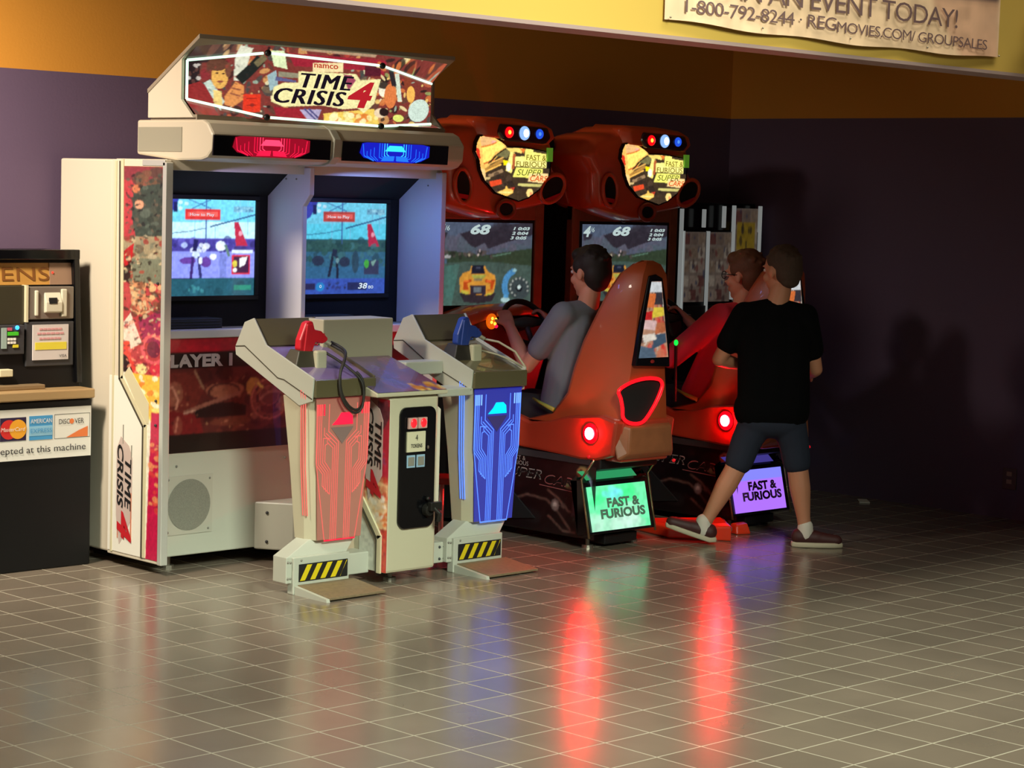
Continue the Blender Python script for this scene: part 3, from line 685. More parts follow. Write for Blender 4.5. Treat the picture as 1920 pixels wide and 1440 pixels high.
# marquee
mq = MB()
mside = [(7.42, 1.872), (7.42, 1.985), (7.07, 2.205), (7.19, 2.105), (7.19, 1.945), (7.105, 1.872)]
mq.prism(mside, 'x', 5.135, 5.150)
mq.build('marquee_side', WHITE, tc, bevel=0.002)
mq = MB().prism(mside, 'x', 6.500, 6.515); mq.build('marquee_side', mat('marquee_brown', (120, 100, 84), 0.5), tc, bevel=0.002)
mq = MB()
mq.prism([(7.065, 2.186), (7.065, 2.204), (7.42, 1.99), (7.42, 1.972)], 'x', 5.130, 6.520)
mq.build('marquee_roof', mat('roof_grey', (150, 138, 120), 0.4), tc, bevel=0.002)
MB().box(5.15, 6.50, 7.10, 7.42, 1.862, 1.885).build('marquee_base', mat('roof_grey', (150, 138, 120), 0.4), tc)
MB().box(5.15, 6.50, 7.26, 7.40, 1.88, 1.99).build('marquee_box', BLACKM, tc)
kx = np.array([5.152, 5.470, 6.095, 6.498]); ky = np.array([7.188, 7.072, 7.072, 7.195])
kt = np.array([2.103, 2.150, 2.136, 2.082]); kb = np.array([1.948, 1.888, 1.878, 1.905])
kU = np.array([2.183, 2.186, 2.186, 2.186])
def mq_map(p):
    p = np.asarray(p, float).reshape(-1, 2); x = np.interp(p[:, 0], [345, 497, 712, 797], [0, 0.236, 0.70, 1.0])
    yt = np.interp(p[:, 0], [345, 497, 712, 797], [112, 97, 122, 155]); yb = np.interp(p[:, 0], [345, 497, 712, 797], [185, 220, 240, 228])
    v = 0.88 - (p[:, 1] - yt) / (yb - yt) * 0.76
    return np.c_[x, v]
cv = Canvas(460, 160, (120, 52, 46), mq_map)
cv.blobs(160, 345, 70, 800, 240, [(206, 150, 90), (130, 40, 46), (90, 60, 50), (180, 90, 60), (44, 28, 30), (60, 70, 66)], 4, 13, 0.8, 3)
cv.blobs(120, 345, 70, 800, 240, [(226, 214, 170), (36, 24, 26), (170, 60, 50), (150, 170, 150)], 2, 6, 0.9, 4)
cv.poly([(345, 60), (440, 60), (420, 112), (345, 120)], (54, 34, 36)); cv.blobs(26, 370, 70, 450, 104, [(150, 106, 74), (96, 60, 52), (200, 160, 110)], 4, 10)
cv.rect(345, 112, 372, 160, (36, 24, 28)); cv.blobs(12, 350, 120, 376, 156, [(90, 56, 50), (200, 190, 180)], 2, 5)
cv.poly([(345, 160), (372, 152), (398, 170), (400, 222), (345, 190)], (140, 40, 40)); cv.poly([(380, 155), (392, 148), (420, 190), (410, 206)], (190, 206, 190))
cv.ell(410, 142, 16, 24, (222, 168, 84)); cv.ell(405, 120, 20, 12, (96, 58, 44)); cv.ell(426, 130, 6, 14, (110, 66, 50)); cv.ell(405, 136, 3, 1.5, (60, 34, 30)); cv.ell(417, 137, 3, 1.5, (60, 34, 30)); cv.ell(411, 152, 6, 2, (150, 80, 60))
cv.poly([(398, 168), (414, 170), (416, 200), (400, 196)], (230, 200, 120)); cv.poly([(440, 90), (470, 90), (455, 150), (436, 150)], (214, 214, 190))
cv.poly([(420, 180), (440, 152), (456, 160), (456, 186), (436, 200), (420, 196)], (216, 140, 78)); cv.line([(432, 164), (450, 168)], 3, (150, 86, 60)); cv.line([(430, 174), (450, 180)], 3, (150, 86, 60))
cv.line([(446, 150), (488, 108)], 20, (26, 32, 30)); cv.line([(478, 120), (496, 104)], 12, (110, 100, 70))
cv.rect(455, 176, 488, 210, (216, 52, 30)); cv.line([(460, 184), (482, 184)], 2, (150, 30, 20)); cv.line([(462, 197), (480, 197)], 2, (150, 30, 20))
cv.poly([(505, 92), (530, 92), (536, 128), (512, 122)], (216, 230, 180)); cv.poly([(536, 96), (720, 116), (715, 150), (700, 132), (548, 122)], (150, 34, 50))
cv.poly([(560, 70), (710, 98), (700, 108), (560, 92)], (170, 140, 110)); cv.rect(680, 122, 712, 142, (84, 26, 40))
cv.poly([(512, 200), (560, 204), (576, 232), (520, 226)], (150, 34, 46)); cv.poly([(560, 206), (600, 206), (590, 234), (578, 230)], (170, 160, 190)); cv.line([(568, 204), (590, 226)], 3, (70, 70, 120)); cv.line([(576, 204), (594, 222)], 3, (70, 70, 120))
cv.poly([(604, 214), (700, 206), (712, 236), (606, 236)], (232, 196, 90)); cv.blobs(24, 612, 214, 706, 234, [(240, 226, 150), (214, 120, 50), (250, 240, 180)], 4, 9)
cv.blobs(90, 700, 110, 797, 236, [(230, 190, 110), (200, 110, 60), (50, 34, 32), (226, 206, 150), (140, 150, 90), (40, 30, 30)], 2, 8, 0.9, 3)
cv.blobs(30, 372, 112, 500, 215, [(60, 34, 34), (150, 60, 50)], 2, 5, 0.5, 3); cv.ell(716, 170, 8, 12, (236, 226, 200)); cv.ell(716, 160, 9, 7, (60, 50, 44)); cv.line([(738, 136), (744, 190)], 7, (200, 212, 190)); cv.ell(728, 180, 10, 24, (214, 120, 66)); cv.line([(728, 130), (734, 160)], 8, (40, 36, 40)); cv.ell(756, 150, 6, 20, (130, 60, 40))
cv.ell(776, 205, 17, 22, (196, 214, 200), 20); cv.ell(712, 214, 12, 9, (230, 206, 170)); cv.ell(718, 212, 8, 8, (40, 26, 26)); cv.ell(742, 222, 9, 7, (214, 220, 110)); cv.ell(762, 175, 7, 16, (236, 176, 84))
cv.poly([(520, 132), (556, 136), (560, 146), (520, 142)], (140, 134, 110)); cv.poly([(500, 140), (516, 130), (520, 160), (506, 170)], (150, 176, 180))
# cream cloud behind the title
cv.poly([(556, 132), (664, 138), (672, 150), (712, 148), (706, 170), (700, 196), (680, 214), (668, 204), (640, 206), (600, 198), (530, 200), (508, 190), (512, 162), (530, 154), (556, 154)], (232, 222, 160))
cv.poly([(516, 142), (552, 150), (552, 154), (514, 150)], (90, 90, 130)); cv.poly([(640, 138), (655, 140), (664, 150), (650, 170), (646, 160)], (150, 66, 90))
cv.rect(583, 116, 639, 134, (236, 214, 160))
def mq_surf(u, v):
    X = 5.152 + u * (6.498 - 5.152); Y = np.interp(X, kx, ky); T = np.interp(X, kx, kt); B = np.interp(X, kx, kb)
    vv = np.clip((v - 0.12) / 0.76, 0, 1); Z = B + vv * (T - B); Yv = Y.copy()
    hi = v > 0.88; k = (v - 0.88) / 0.12
    Z = np.where(hi, T + (2.186 - T) * k, Z); Yv = np.where(hi, Y + (7.073 - Y) * k, Yv)
    lo = v < 0.12; k = 1 - v / 0.12
    Z = np.where(lo, B + (1.880 - B) * k, Z); Yv = np.where(lo, Y + (7.105 - Y) * k * (Y > 7.11), Yv)
    return np.c_[X, Yv, Z]
ma = cv.build('marquee_art', mq_surf, LART, tc)
yq = 7.070
mb = MB()
for k in range(4):
    mb.text('TIME', (5.652 + 0.003 * k, yq - 0.0002 * k, 2.020), FX, FZ, 0.280, 0.060, 0, shear=0.28, sp=1.12)
    mb.text('CRISIS', (5.512 + 0.003 * k, yq - 0.0002 * k, 1.951), FX, FZ, 0.380, 0.062, 0, shear=0.28, sp=1.08)
mb.text('4', (5.905, yq, 1.950), FX, FZ, 0.150, 0.112, 1, shear=0.30, bold=0.03, thick=0.002)
mb.text('namco', (5.722, yq, 2.106), FX, FZ, 0.130, 0.017, 2, bold=0.02)
mb.build('lettering', [glow('title_ink', (24, 16, 30), 1.0), glow('title_red', (190, 34, 44), 1.0), glow('brand_red', (190, 60, 40), 1.0)], ma)
NEON = glow('tube_light', (206, 255, 220), 1.6)
def mpt(X, top): return (X, float(np.interp(X, kx, ky)) - 0.008, float(np.interp(X, kx, kt if top else kb)))
for top in (True, False):
    for a, b_ in ((5.155, 5.455), (5.495, 6.075), (6.115, 6.49)):
        MB().tube([mpt(a, top), mpt(b_, top)], 0.0055, 8).build('tube', NEON, tc, smooth=True)
MB().tube([mpt(5.155, True), mpt(5.155, False)], 0.0055, 8).build('tube', NEON, tc, smooth=True)
dots('tube_clip', BLACK, tc, [mpt(X, top) for X in (5.475, 6.095) for top in (True, False)], (0.016, 0.012, 0.014), 10)
# connecting duct to the pedestal
MB().prism([(5.60, LF), (5.70, 7.12), (5.80, 7.06), (5.95, 6.87), (6.15, 6.87), (6.15, LF)], 'z', 0.055, 0.26).build('floor_duct', WHITE2, tc, bevel=0.006)
dots('screw', DKGREY, tc, [(5.632, 7.212, z) for z in (0.09, 0.215)], 0.007)

# pedestal with coin door
PX0, PX1, PY = 5.683, 5.955, 6.495
ped = MB()
ped.box(PX0, PX1, PY, 6.87, 0.05, 0.772)
ped.build('pedestal', WHITE3, tc, bevel=0.012)
MB().prism([(PX1, 0.775), (PX1, 0.725), (PX1 + 0.02, 0.71), (PX1 + 0.02, 0.3), (PX1, 0.28)], 'y', PY + 0.01, 6.8).build('pedestal_cheek', WHITE, tc)
mb = MB().prism([(6.475, 0.776), (6.475, 0.792), (6.85, 0.905), (6.85, 0.776)], 'x', 5.60, 5.985)
mb.build('console_top', WHITE3, tc, bevel=0.004)
cv = Canvas(60, 50, (104, 84, 112), None)
cv.blobs(24, 0, 0, 1, 1, [(92, 84, 150), (130, 80, 96), (84, 66, 92), (120, 70, 84)], 0.08, 0.25, 0.5)
cv.blobs(14, 0.6, 0.0, 1.0, 0.2, [(214, 160, 70), (190, 120, 50), (230, 200, 110)], 0.03, 0.07, 0.9)
cv.build('console_glass', flat((5.605, 6.476, 0.795), (5.98, 6.476, 0.795), (5.605, 6.846, 0.9065)), art_mat('console_print', 0, 0.18, coat=0.6), tc)
MB().box(5.622, 6.005, 6.85, 7.0, 0.86, 1.066).build('rear_box', WHITE3, tc, bevel=0.005)
MB().box(5.645, 5.985, 7.0, LF, 0.86, 0.96).build('rear_bridge', WHITE2, tc)
# coin door
cd = []
def rrect(x0, x1, z0, z1, r, n=6):
    pts = []
    for cx, cz, a0 in ((x1 - r, z1 - r, 0), (x0 + r, z1 - r, 90), (x0 + r, z0 + r, 180), (x1 - r, z0 + r, 270)):
        for k in range(n + 1): pts.append((cx + r * math.cos(R(a0 + 90 * k / n)), cz + r * math.sin(R(a0 + 90 * k / n))))
    return pts
door = MB().prism(rrect(5.738, 5.932, 0.228, 0.728, 0.035), 'y', PY - 0.012, PY + 0.005).build('coin_door', BLACKG, tc, bevel=0.004)
y = PY - 0.013
for x in (5.770, 5.824):
    bt = MB().box(x, x + 0.048, y - 0.012, y, 0.640, 0.686).build('coin_button', mat('button_ivory', (190, 150, 140), 0.4), door, bevel=0.003)
    MB().ball((x + 0.026, y - 0.013, 0.664), (0.016, 0.006, 0.019), 0).build('button_lamp', glow('button_red', (255, 30, 40), 1.6), door)
cp = MB().box(5.768, 5.868, y - 0.006, y, 0.545, 0.628).build('price_card', mat('card_cream', (200, 192, 160), 0.5), door)
mb = MB(); mb.text('4', (5.812, y - 0.006, 0.592), FX, FZ, 0.014, 0.024, 0); mb.text('TOKENS', (5.788, y - 0.006, 0.562), FX, FZ, 0.062, 0.016, 0, bold=0.02)
mb.build('price_print', BLACKP, cp)
for x in (5.771, 5.824):
    mb = MB(); mb.box(x, x + 0.045, y - 0.005, y, 0.480, 0.532, 0); mb.box(x + 0.006, x + 0.039, y - 0.007, y - 0.004, 0.488, 0.524, 1)
    mb.build('coin_slot', [mat('slot_blue', (140, 170, 190), 0.35), GREY], door, bevel=0.002)
MB().ball((5.885, y - 0.004, 0.56), (0.006, 0.004, 0.008), 0, 8, 6).build('rivet', STEEL, door)
mb = MB(); mb.cyl((5.888, y, 0.30), (5.888, y - 0.025, 0.30), 0.028, 0.022); mb.box(5.875, 5.935, y - 0.045, y - 0.02, 0.30, 0.335); mb.tube([(5.89, y - 0.03, 0.32), (5.915, y - 0.05, 0.29), (5.92, y - 0.04, 0.255)], 0.011)
mb.ball((5.885, y - 0.01, 0.348), 0.009, 0)
mb.build('door_lock', mat('lock_dark', (44, 42, 38), 0.35, 0.5), door, bevel=0.003)
# pedestal side art
cv = Canvas(44, 150, (160, 30, 50), lambda p: np.c_[(np.asarray(p, float).reshape(-1, 2)[:, 0] + 60) / 290, 1 - (np.asarray(p, float).reshape(-1, 2)[:, 1] - 10) / 1440])
cv.rect(-60, 10, 120, 620, (150, 96, 90)); cv.poly([(100, 20), (230, 70), (225, 160), (150, 300), (100, 120)], (76, 36, 48)); cv.rect(160, 250, 230, 700, (176, 30, 56))
cv.blobs(16, 100, 40, 225, 240, [(90, 50, 60), (60, 26, 40)], 14, 30); cv.blobs(14, 160, 420, 200, 600, [(130, 70, 120), (200, 40, 70)], 8, 18)
cv.rect(-60, 700, 230, 1100, (224, 190, 140)); cv.blobs(40, -40, 660, 220, 860, [(200, 130, 90), (214, 150, 100), (190, 70, 50)], 14, 34); cv.blobs(40, 0, 820, 200, 1040, [(238, 232, 214), (226, 206, 170)], 20, 44); cv.blobs(18, 130, 960, 220, 1100, [(206, 90, 40), (220, 130, 60)], 10, 24)
cv.rect(-60, 1090, 230, 1450, (190, 66, 50)); cv.blobs(30, 150, 1090, 210, 1440, [(170, 30, 50), (190, 100, 70), (150, 40, 40)], 8, 18)
cv.poly([(-60, 860), (0, 870), (160, 1110), (160, 1450), (-60, 1450)], (206, 206, 190))
def psurf(u, v): return np.c_[np.full(len(u), PX0 - 0.002), 6.66 - u * (6.66 - 6.488), 0.055 + v * (0.762 - 0.055)]
cv.build('pedestal_art', psurf, PART, tc)
rail([(6.66, 0.36), (6.53, 0.20), (6.53, 0.055)], 0.024, PX0 - 0.001, CREAM, 't', 0.008).build('trim_rail', CREAM, tc)
rail([(6.66, 0.33), (6.545, 0.185), (6.545, 0.055)], 0.006, PX0 - 0.001, GROOVE, 't', 0.009).build('trim_groove', GROOVE, tc)
logo(PX0 - 0.003, 6.575, 0.72, 0.90, tc, lines=False)
for x, y in ((5.80, 6.60), (5.90, 6.75)): foot(tc, x, y, 0.055)
# cross bars between pedestal and pods
for a, b_ in ((5.545, PX0 + 0.002), (PX1 - 0.002, 6.17)):
    MB().box(a, b_, 6.60, 6.70, 0.042, 0.130).build('cross_bar', WHITE2, tc, bevel=0.004)
MB().box(PX1 - 0.003, 6.21, 6.56, 6.70, 0.752, 0.785).build('cross_bar', WHITE2, tc, bevel=0.005)
MB().box(PX1 + 0.03, 6.26, 6.74, 6.84, 0.83, 0.885).build('cross_bar', WHITE2, tc, bevel=0.005)
dots('screw', DKGREY, tc, [(x, 6.598, z) for z in (0.06, 0.11) for x in (6.075, 6.10)], 0.006)

# the two gun pods
LP_RED = glow('pod_line_red', (255, 116, 104), 0.95); LP_REDT = glow('pod_line_red_top', (255, 30, 60), 1.5)
LP_BLUE = glow('pod_line_blue', (84, 128, 255), 1.7); LP_BLUET = glow('pod_logo_cyan', (0, 214, 255), 1.5)
PANEL_R = mat('pod_acrylic_red', (150, 112, 96), 0.2, coat=0.4, emit=0.16, ecol=(230, 80, 80))
PANEL_B = mat('pod_acrylic_blue', (64, 66, 120), 0.2, coat=0.4, emit=0.42, ecol=(34, 44, 205))
def pod(dx, word, panel, line, hot, top_line, col):
    def bx(mb, x0, x1, *a): return mb.box(x0 + dx, x1 + dx, *a)
    pd = MB()
    # tapering column: wide and deep at the tray, slimmer at the foot
    def ring(z, hw, yf, yb, ch):
        c = 5.503 + dx
        return [(c - hw - 0.012, yf + ch, z), (c - hw + 0.012, yf, z), (c + hw - 0.012, yf, z), (c + hw + 0.012, yf + ch, z), (c + hw + 0.01, yb, z), (c - hw - 0.012, yb, z)]
    pd.loft([ring(0.20, 0.118, 6.588, 6.70, 0.05), ring(0.50, 0.135, 6.582, 6.72, 0.05), ring(0.775, 0.143, 6.578, 6.76, 0.05)])
    pdo = pd.build(word + '_pod_column', WHITE3, tc, bevel=0.003)
    # foot box, sloping cover, hazard label, tread plate
    mb = MB(); bx(mb, 5.235, 5.545, 6.575, 6.66, 0.045, 0.150)
    mb.prism([(5.262 + dx, 0.0), (5.262 + dx, 0.148), (5.548 + dx, 0.148), (5.548 + dx, 0.0)], 'y', 6.562, 6.60)
    mb.loft([[(5.235 + dx, 6.575, 0.148), (5.545 + dx, 6.575, 0.148), (5.545 + dx, 6.66, 0.148), (5.235 + dx, 6.66, 0.148)],
             [(5.375 + dx, 6.61, 0.205), (5.62 + dx, 6.61, 0.205), (5.62 + dx, 6.69, 0.205), (5.375 + dx, 6.69, 0.205)]])
    ft = mb.build('foot_box', WHITE2, tc, bevel=0.003)
    mb = MB(); mb.box(5.288 + dx, 5.538 + dx, 6.5595, 6.562, 0.050, 0.120, 0)
    for k in range(5):
        x = 5.292 + dx + k * 0.052; xb = min(x + 0.026, 5.536 + dx - 0.038) if k == 4 else x + 0.026
        mb.quad([(x, 6.5585, 0.054), (xb, 6.5585, 0.054), (min(xb + 0.036, 5.536 + dx), 6.5585, 0.116), (min(x + 0.036, 5.53 + dx), 6.5585, 0.116)], 1)
    mb.build('hazard_label', [BLACKP, YELLOW], ft)
    dots('screw', GREY, ft, [(x + dx, 6.574 if x < 5.26 else 6.562, z) for x, z in ((5.243, 0.13), (5.256, 0.128), (5.243, 0.065), (5.256, 0.064), (5.30, 0.135))], 0.005)
    mb = MB()
    mb.prism([(6.56, 0.0), (6.56, 0.034), (6.365, 0.012), (6.36, 0.0)], 'x', 5.268 + dx, 5.285 + dx)
    mb.build('pedal_side', WHITE2, ft)
    MB().prism([(6.565, 0.030), (6.565, 0.038), (6.365, 0.016), (6.365, 0.006)], 'x', 5.285 + dx, 5.575 + dx).build('tread_plate', TREAD, ft, bevel=0.002)
    # tray: side cheeks, floor, back wall, front block
    chk = [(7.065, 0.948), (7.06, 0.915), (6.64, 0.742), (6.562, 0.765), (6.553, 0.858), (6.86, 0.968), (6.945, 1.072), (7.005, 1.052)]
    for x in (5.335, 5.648):
        ck = MB().prism(chk, 'x', x + dx, x + 0.008 + dx).build('tray_cheek', WHITE2 if x < 5.5 or word == 'blue' else OLIVE, tc, bevel=0.002)
        if x < 5.5:
            rail([(7.06, 0.950), (7.00, 0.955), (6.78, 0.842), (6.74, 0.838), (6.56, 0.775)], 0.004, x + dx, GROOVE, 't', 0.002).build('groove', GROOVE, ck)
    MB().prism([(6.56, 0.845), (6.56, 0.832), (6.70, 0.86), (6.88, 0.945), (6.88, 0.962)], 'x', 5.343 + dx, 5.648 + dx).build('tray_floor', col, tc)
    MB().prism([(6.875, 0.945), (6.87, 0.965), (6.95, 1.068), (7.0, 1.05), (7.055, 0.945)], 'x', 5.343 + dx, 5.648 + dx).build('tray_back', OLIVE, tc)
    MB().prism([(7.055, 0.942), (7.058, 0.918), (6.645, 0.745), (6.60, 0.765), (6.60, 0.83)], 'x', 5.343 + dx, 5.648 + dx).build('tray_underside', WHITE2, tc)
    MB().box(5.343 + dx, 5.655 + dx, 6.546, 6.60, 0.780, 0.850).build('tray_front', OLIVE, tc, bevel=0.004)
    # acrylic front panel with glowing circuit lines
    c = 5.503 + dx; yf = 6.574
    def YF(z): return 6.5835 - (z - 0.2) * 0.017 - 0.008
    pn = MB().loft([[(c - 0.112, YF(0.205), 0.205), (c + 0.112, YF(0.205), 0.205), (c + 0.112, YF(0.205) + 0.003, 0.205), (c - 0.112, YF(0.205) + 0.003, 0.205)],
                    [(c - 0.14, YF(0.775), 0.775), (c + 0.14, YF(0.775), 0.775), (c + 0.14, YF(0.775) + 0.003, 0.775), (c - 0.14, YF(0.775) + 0.003, 0.775)]]).build('acrylic_panel', panel, tc)
    mb = MB(); K = 0.00079
    def strip(pts, w, mi, s_):
        P = [(c + s_ * o_ * K * (1 if True else 0), 0.75 - (q - 60) * 0.000604) for o_, q in pts]
        for (a, b), (d, e) in zip(P, P[1:]):
            A = Vector((a, YF(b) - 0.001, b)); B = Vector((d, YF(e) - 0.001, e)); t = (B - A).normalized(); n = Vector((0, -1, 0)).cross(t) * w / 2
            mb.quad([A + n - t * w * .3, B + n + t * w * .3, B - n + t * w * .3, A - n - t * w * .3], mi)
    for s_ in (-1, 1):
        strip([(26, 970), (26, 312), (92, 240)], 0.004, 0, s_)
        strip([(38, 970), (38, 326), (108, 252)], 0.004, 0, s_)
        strip([(50, 970), (50, 340), (120, 262), (120, 215)], 0.004, 0, s_)
        strip([(62, 970), (62, 352), (100, 312), (100, 290), (80, 290)], 0.0035, 0, s_)
        strip([(75, 660), (75, 500), (112, 440), (112, 330), (92, 318)], 0.004, 0, s_)
        strip([(88, 650), (88, 505), (126, 446), (126, 285), (90, 285)], 0.004, 0, s_)
        strip([(100, 640), (100, 510), (140, 452), (140, 60)], 0.004, 0, s_)
        strip([(112, 625), (112, 516), (152, 458), (152, 60)], 0.004, 0, s_)
        strip([(124, 600), (124, 522), (164, 462), (164, 60)], 0.004, 0, s_)
        strip([(75, 660), (124, 600)], 0.004, 0, s_)
        strip([(172, 60), (168, 440), (100, 965)], 0.0045, 0, s_)
        for o_ in (124, 140, 152, 164): strip([(o_, 130), (o_, 62)], 0.007, 1, s_)
        strip([(92, 240), (92, 60)], 0.004, 0, s_)
    strip([(0, 970), (100, 970)], 0.006, 1 if word == 'red' else 0, 1); strip([(0, 970), (100, 970)], 0.006, 1 if word == 'red' else 0, -1)
    mb.build('glow_lines', [line, top_line], pn)
    # filled segments glow softly between the lines
    z1 = 0.688
    mb = MB(); q = [(-0.058, z1 - 0.022), (0.052, z1 - 0.022), (0.048, z1 + 0.012), (0.030, z1 + 0.026), (-0.012, z1 + 0.026), (-0.03, z1 + 0.002)]
    mb.quad([(c + a, YF(b) - 0.002, b) for a, b in q], 0)
    mb.build('panel_logo', hot, pn)
    MB().prism([(c - 0.062, z1 - 0.032), (c + 0.056, z1 - 0.032), (c - 0.003, z1 - 0.10)], 'y', YF(0.65) - 0.002, YF(0.65)).build('panel_chevron', mat('chevron', (130, 106, 100), 0.4) if word == 'red' else mat('chevron_blue', (70, 60, 110), 0.4, emit=0.12, ecol=(40, 40, 160)), pn)
    # lines wrapping onto the left cheek
    mb = MB()
    for k in range(3):
        y_ = 6.60 + k * 0.014
        mb.tube([(5.3335 + dx + 0.0, y_, 0.79 + k * 0.008), (5.3375 + dx + 0.0, y_ + 0.0, 0.765)], 0.0022, 6)
        mb.tube([(c - 0.158, y_ - 0.008 + 0.02, 0.765), (c - 0.152, y_ + 0.012, 0.50), (c - 0.137, y_ + 0.012, 0.30)], 0.0022, 6)
    mb.build('glow_lines', line, pn)
    return pdo
pod(0.0, 'red', PANEL_R, LP_RED, glow('logo_red', (255, 28, 60), 1.6), LP_REDT, TRAY)
pod(0.86, 'blue', PANEL_B, LP_BLUE, LP_BLUET, glow('pod_line_blue_top', (120, 170, 255), 1.6), OLIVE)

# light guns in their holsters
GUN = [(5.416, 1.066), (5.436, 1.074), (5.452, 1.070), (5.462, 1.038), (5.497, 1.031), (5.531, 1.003), (5.529, 0.988), (5.504, 0.980), (5.474, 0.986), (5.466, 0.984), (5.458, 0.965), (5.445, 0.929), (5.408, 0.932), (5.384, 0.962), (5.387, 0.998), (5.402, 1.033)]
def gun(dx, m, word, label, cable_m):
    g = thing('light_gun', label, 'toy gun', (5.43 + dx, 6.72, 0.90), 'light guns in the two pod trays')
    G = [(x + dx, z) for x, z in GUN]
    MB().prism(G, 'y', 6.705, 6.740).build('gun_body', m, g, bevel=0.006)
    mb = MB(); mb.prism([(5.418 + dx, 1.060), (5.448 + dx, 1.062), (5.436 + dx, 0.945), (5.402 + dx, 0.945)], 'y', 6.700, 6.745)
    mb.build('slide', m, g, bevel=0.004)
    MB().tube([(5.462 + dx, 6.722, 1.0), (5.474 + dx, 6.722, 0.975), (5.486 + dx, 6.722, 0.974), (5.497 + dx, 6.722, 0.992)], 0.004, 6).build('trigger_guard', m, g)
    mb = MB()
    for k in range(4): mb.box(5.500 + dx, 5.512 + dx, 6.7035, 6.7055, 0.990 + k * 0.009, 0.994 + k * 0.009)
    mb.build('grip_ribs', m, g)
    MB().tube([(5.524 + dx, 6.715, 0.988), (5.54 + dx, 6.70, 0.975)], 0.009, 8).build('cable_plug', CABLEP, g)
    if word == 'red':
        p = [(5.54, 6.70, 0.975), (5.555, 6.64, 0.95), (5.50, 6.56, 0.93), (5.455, 6.535, 0.87), (5.455, 6.53, 0.80), (5.485, 6.53, 0.745), (5.530, 6.53, 0.715), (5.566, 6.53, 0.731), (5.576, 6.53, 0.789), (5.562, 6.54, 0.85), (5.530, 6.62, 0.91), (5.49, 6.70, 0.955)]
        pp = [Vector(a) for a in p]; q = []
        for i in range(len(pp) - 1):
            for t in (0, 0.25, 0.5, 0.75):
                a = pp[max(i - 1, 0)]; b = pp[i]; c_ = pp[i + 1]; d = pp[min(i + 2, len(pp) - 1)]
                q.append(0.5 * ((2 * b) + (c_ - a) * t + (2 * a - 5 * b + 4 * c_ - d) * t * t + (3 * b - a - 3 * c_ + d) * t ** 3))
        MB().tube(q, 0.0055, 8).build('cable', CABLE, g, smooth=True)
        MB().tube([v + Vector((0.012, 0.012, 0.01)) for v in q[:len(q) - 6]], 0.0055, 8).build('cable', CABLE, g, smooth=True)
    else:
        MB().tube([(6.40, 6.70, 0.975), (6.445, 6.66, 0.965), (6.49, 6.60, 0.925), (6.515, 6.56, 0.86), (6.52, 6.575, 0.80)], 0.005, 8).build('cable', CABLEP, g, smooth=True)
        MB().tube([(6.345, 6.70, 0.935), (6.42, 6.64, 0.912), (6.48, 6.60, 0.885), (6.515, 6.57, 0.855)], 0.004, 8).build('cable', CABLEP, g, smooth=True)
gun(0, RED, 'red', 'red toy light gun with looping dark cable in the left pod tray', CABLE)
gun(0.86, BLUE, 'blue', 'blue toy light gun with pale cable in the right pod tray', CABLEP)
for dx in (0, 0.86):
    mb = MB(); mb.loft([[(5.335 + dx + 0.01, 6.68, 0.885), (5.455 + dx, 6.68, 0.885), (5.455 + dx, 6.77, 0.90), (5.345 + dx, 6.77, 0.90)],
                        [(5.375 + dx, 6.695, 0.955), (5.462 + dx, 6.695, 0.950), (5.462 + dx, 6.755, 0.955), (5.375 + dx, 6.755, 0.960)]])
    mb.build('holster', mat('holster_dark', (44, 40, 34), 0.5) if dx else mat('holster_olive', (70, 64, 48), 0.5), tc, bevel=0.004)
    mb = MB().box(5.445 + dx, 5.50 + dx, 6.67, 6.70, 0.87, 0.955); mb.build('gun_bracket', mat('bracket_cream', (196, 190, 160), 0.5), tc, bevel=0.008)

# ------------------------------------------------------------------ racing machines (built once, then copied)
KC = 7.24
kt_ = thing('racing_machine', 'orange sit-down racing arcade machine with grey-shirted boy in its seat, beside the white cabinet', 'arcade machine', (KC, 7.1, 0), 'orange racing arcade machines')
def K(dx): return KC + dx
# tower with screen
MB().box(K(-0.37), K(0.40), 7.62, 7.985, 0.02, 1.80).build('tower', BLACKM, kt_, bevel=0.01)
mb = MB(); mb.box(K(0.345), K(0.405), 7.595, 7.64, 0.95, 1.56); mb.box(K(-0.40), K(-0.345), 7.595, 7.64, 0.95, 1.56); mb.box(K(-0.40), K(0.405), 7.598, 7.64, 1.475, 1.62)
mb.build('screen_surround', WOODY, kt_, bevel=0.006)
MB().box(K(-0.345), K(0.345), 7.605, 7.63, 1.02, 1.476).build('screen_bezel', BLACK, kt_)
MB().ball((K(0.0) - 0.02, 7.596, 1.482), (0.018, 0.006, 0.012), 0).build('badge', mat('badge_grey', (120, 116, 116), 0.4), kt_)
cv = Canvas(150, 94, (60, 72, 74), homog([(88, 118), (1330, 150), (1285, 1175), (85, 1200)]))
cv.rect(0, 90, 1400, 560, (84, 92, 112)); cv.rect(0, 90, 1400, 330, (86, 98, 120))
cv.blobs(40, 100, 330, 1320, 540, [(92, 92, 108), (104, 96, 112), (80, 96, 104)], 40, 120, 0.5)
cv.poly([(400, 280), (520, 240), (1340, 120), (1340, 300), (980, 400), (760, 480), (720, 400), (600, 460), (540, 440)], (52, 46, 56)); cv.poly([(100, 260), (240, 260), (220, 330), (110, 350)], (52, 48, 58))
cv.blobs(30, 820, 150, 1320, 320, [(60, 56, 66), (50, 46, 56)], 30, 70, 0.6)
cv.poly([(60, 530), (300, 500), (700, 560), (1340, 470), (1340, 700), (60, 640)], (56, 70, 54)); cv.poly([(820, 580), (1040, 530), (1340, 480), (1340, 700), (820, 640)], (54, 68, 50))
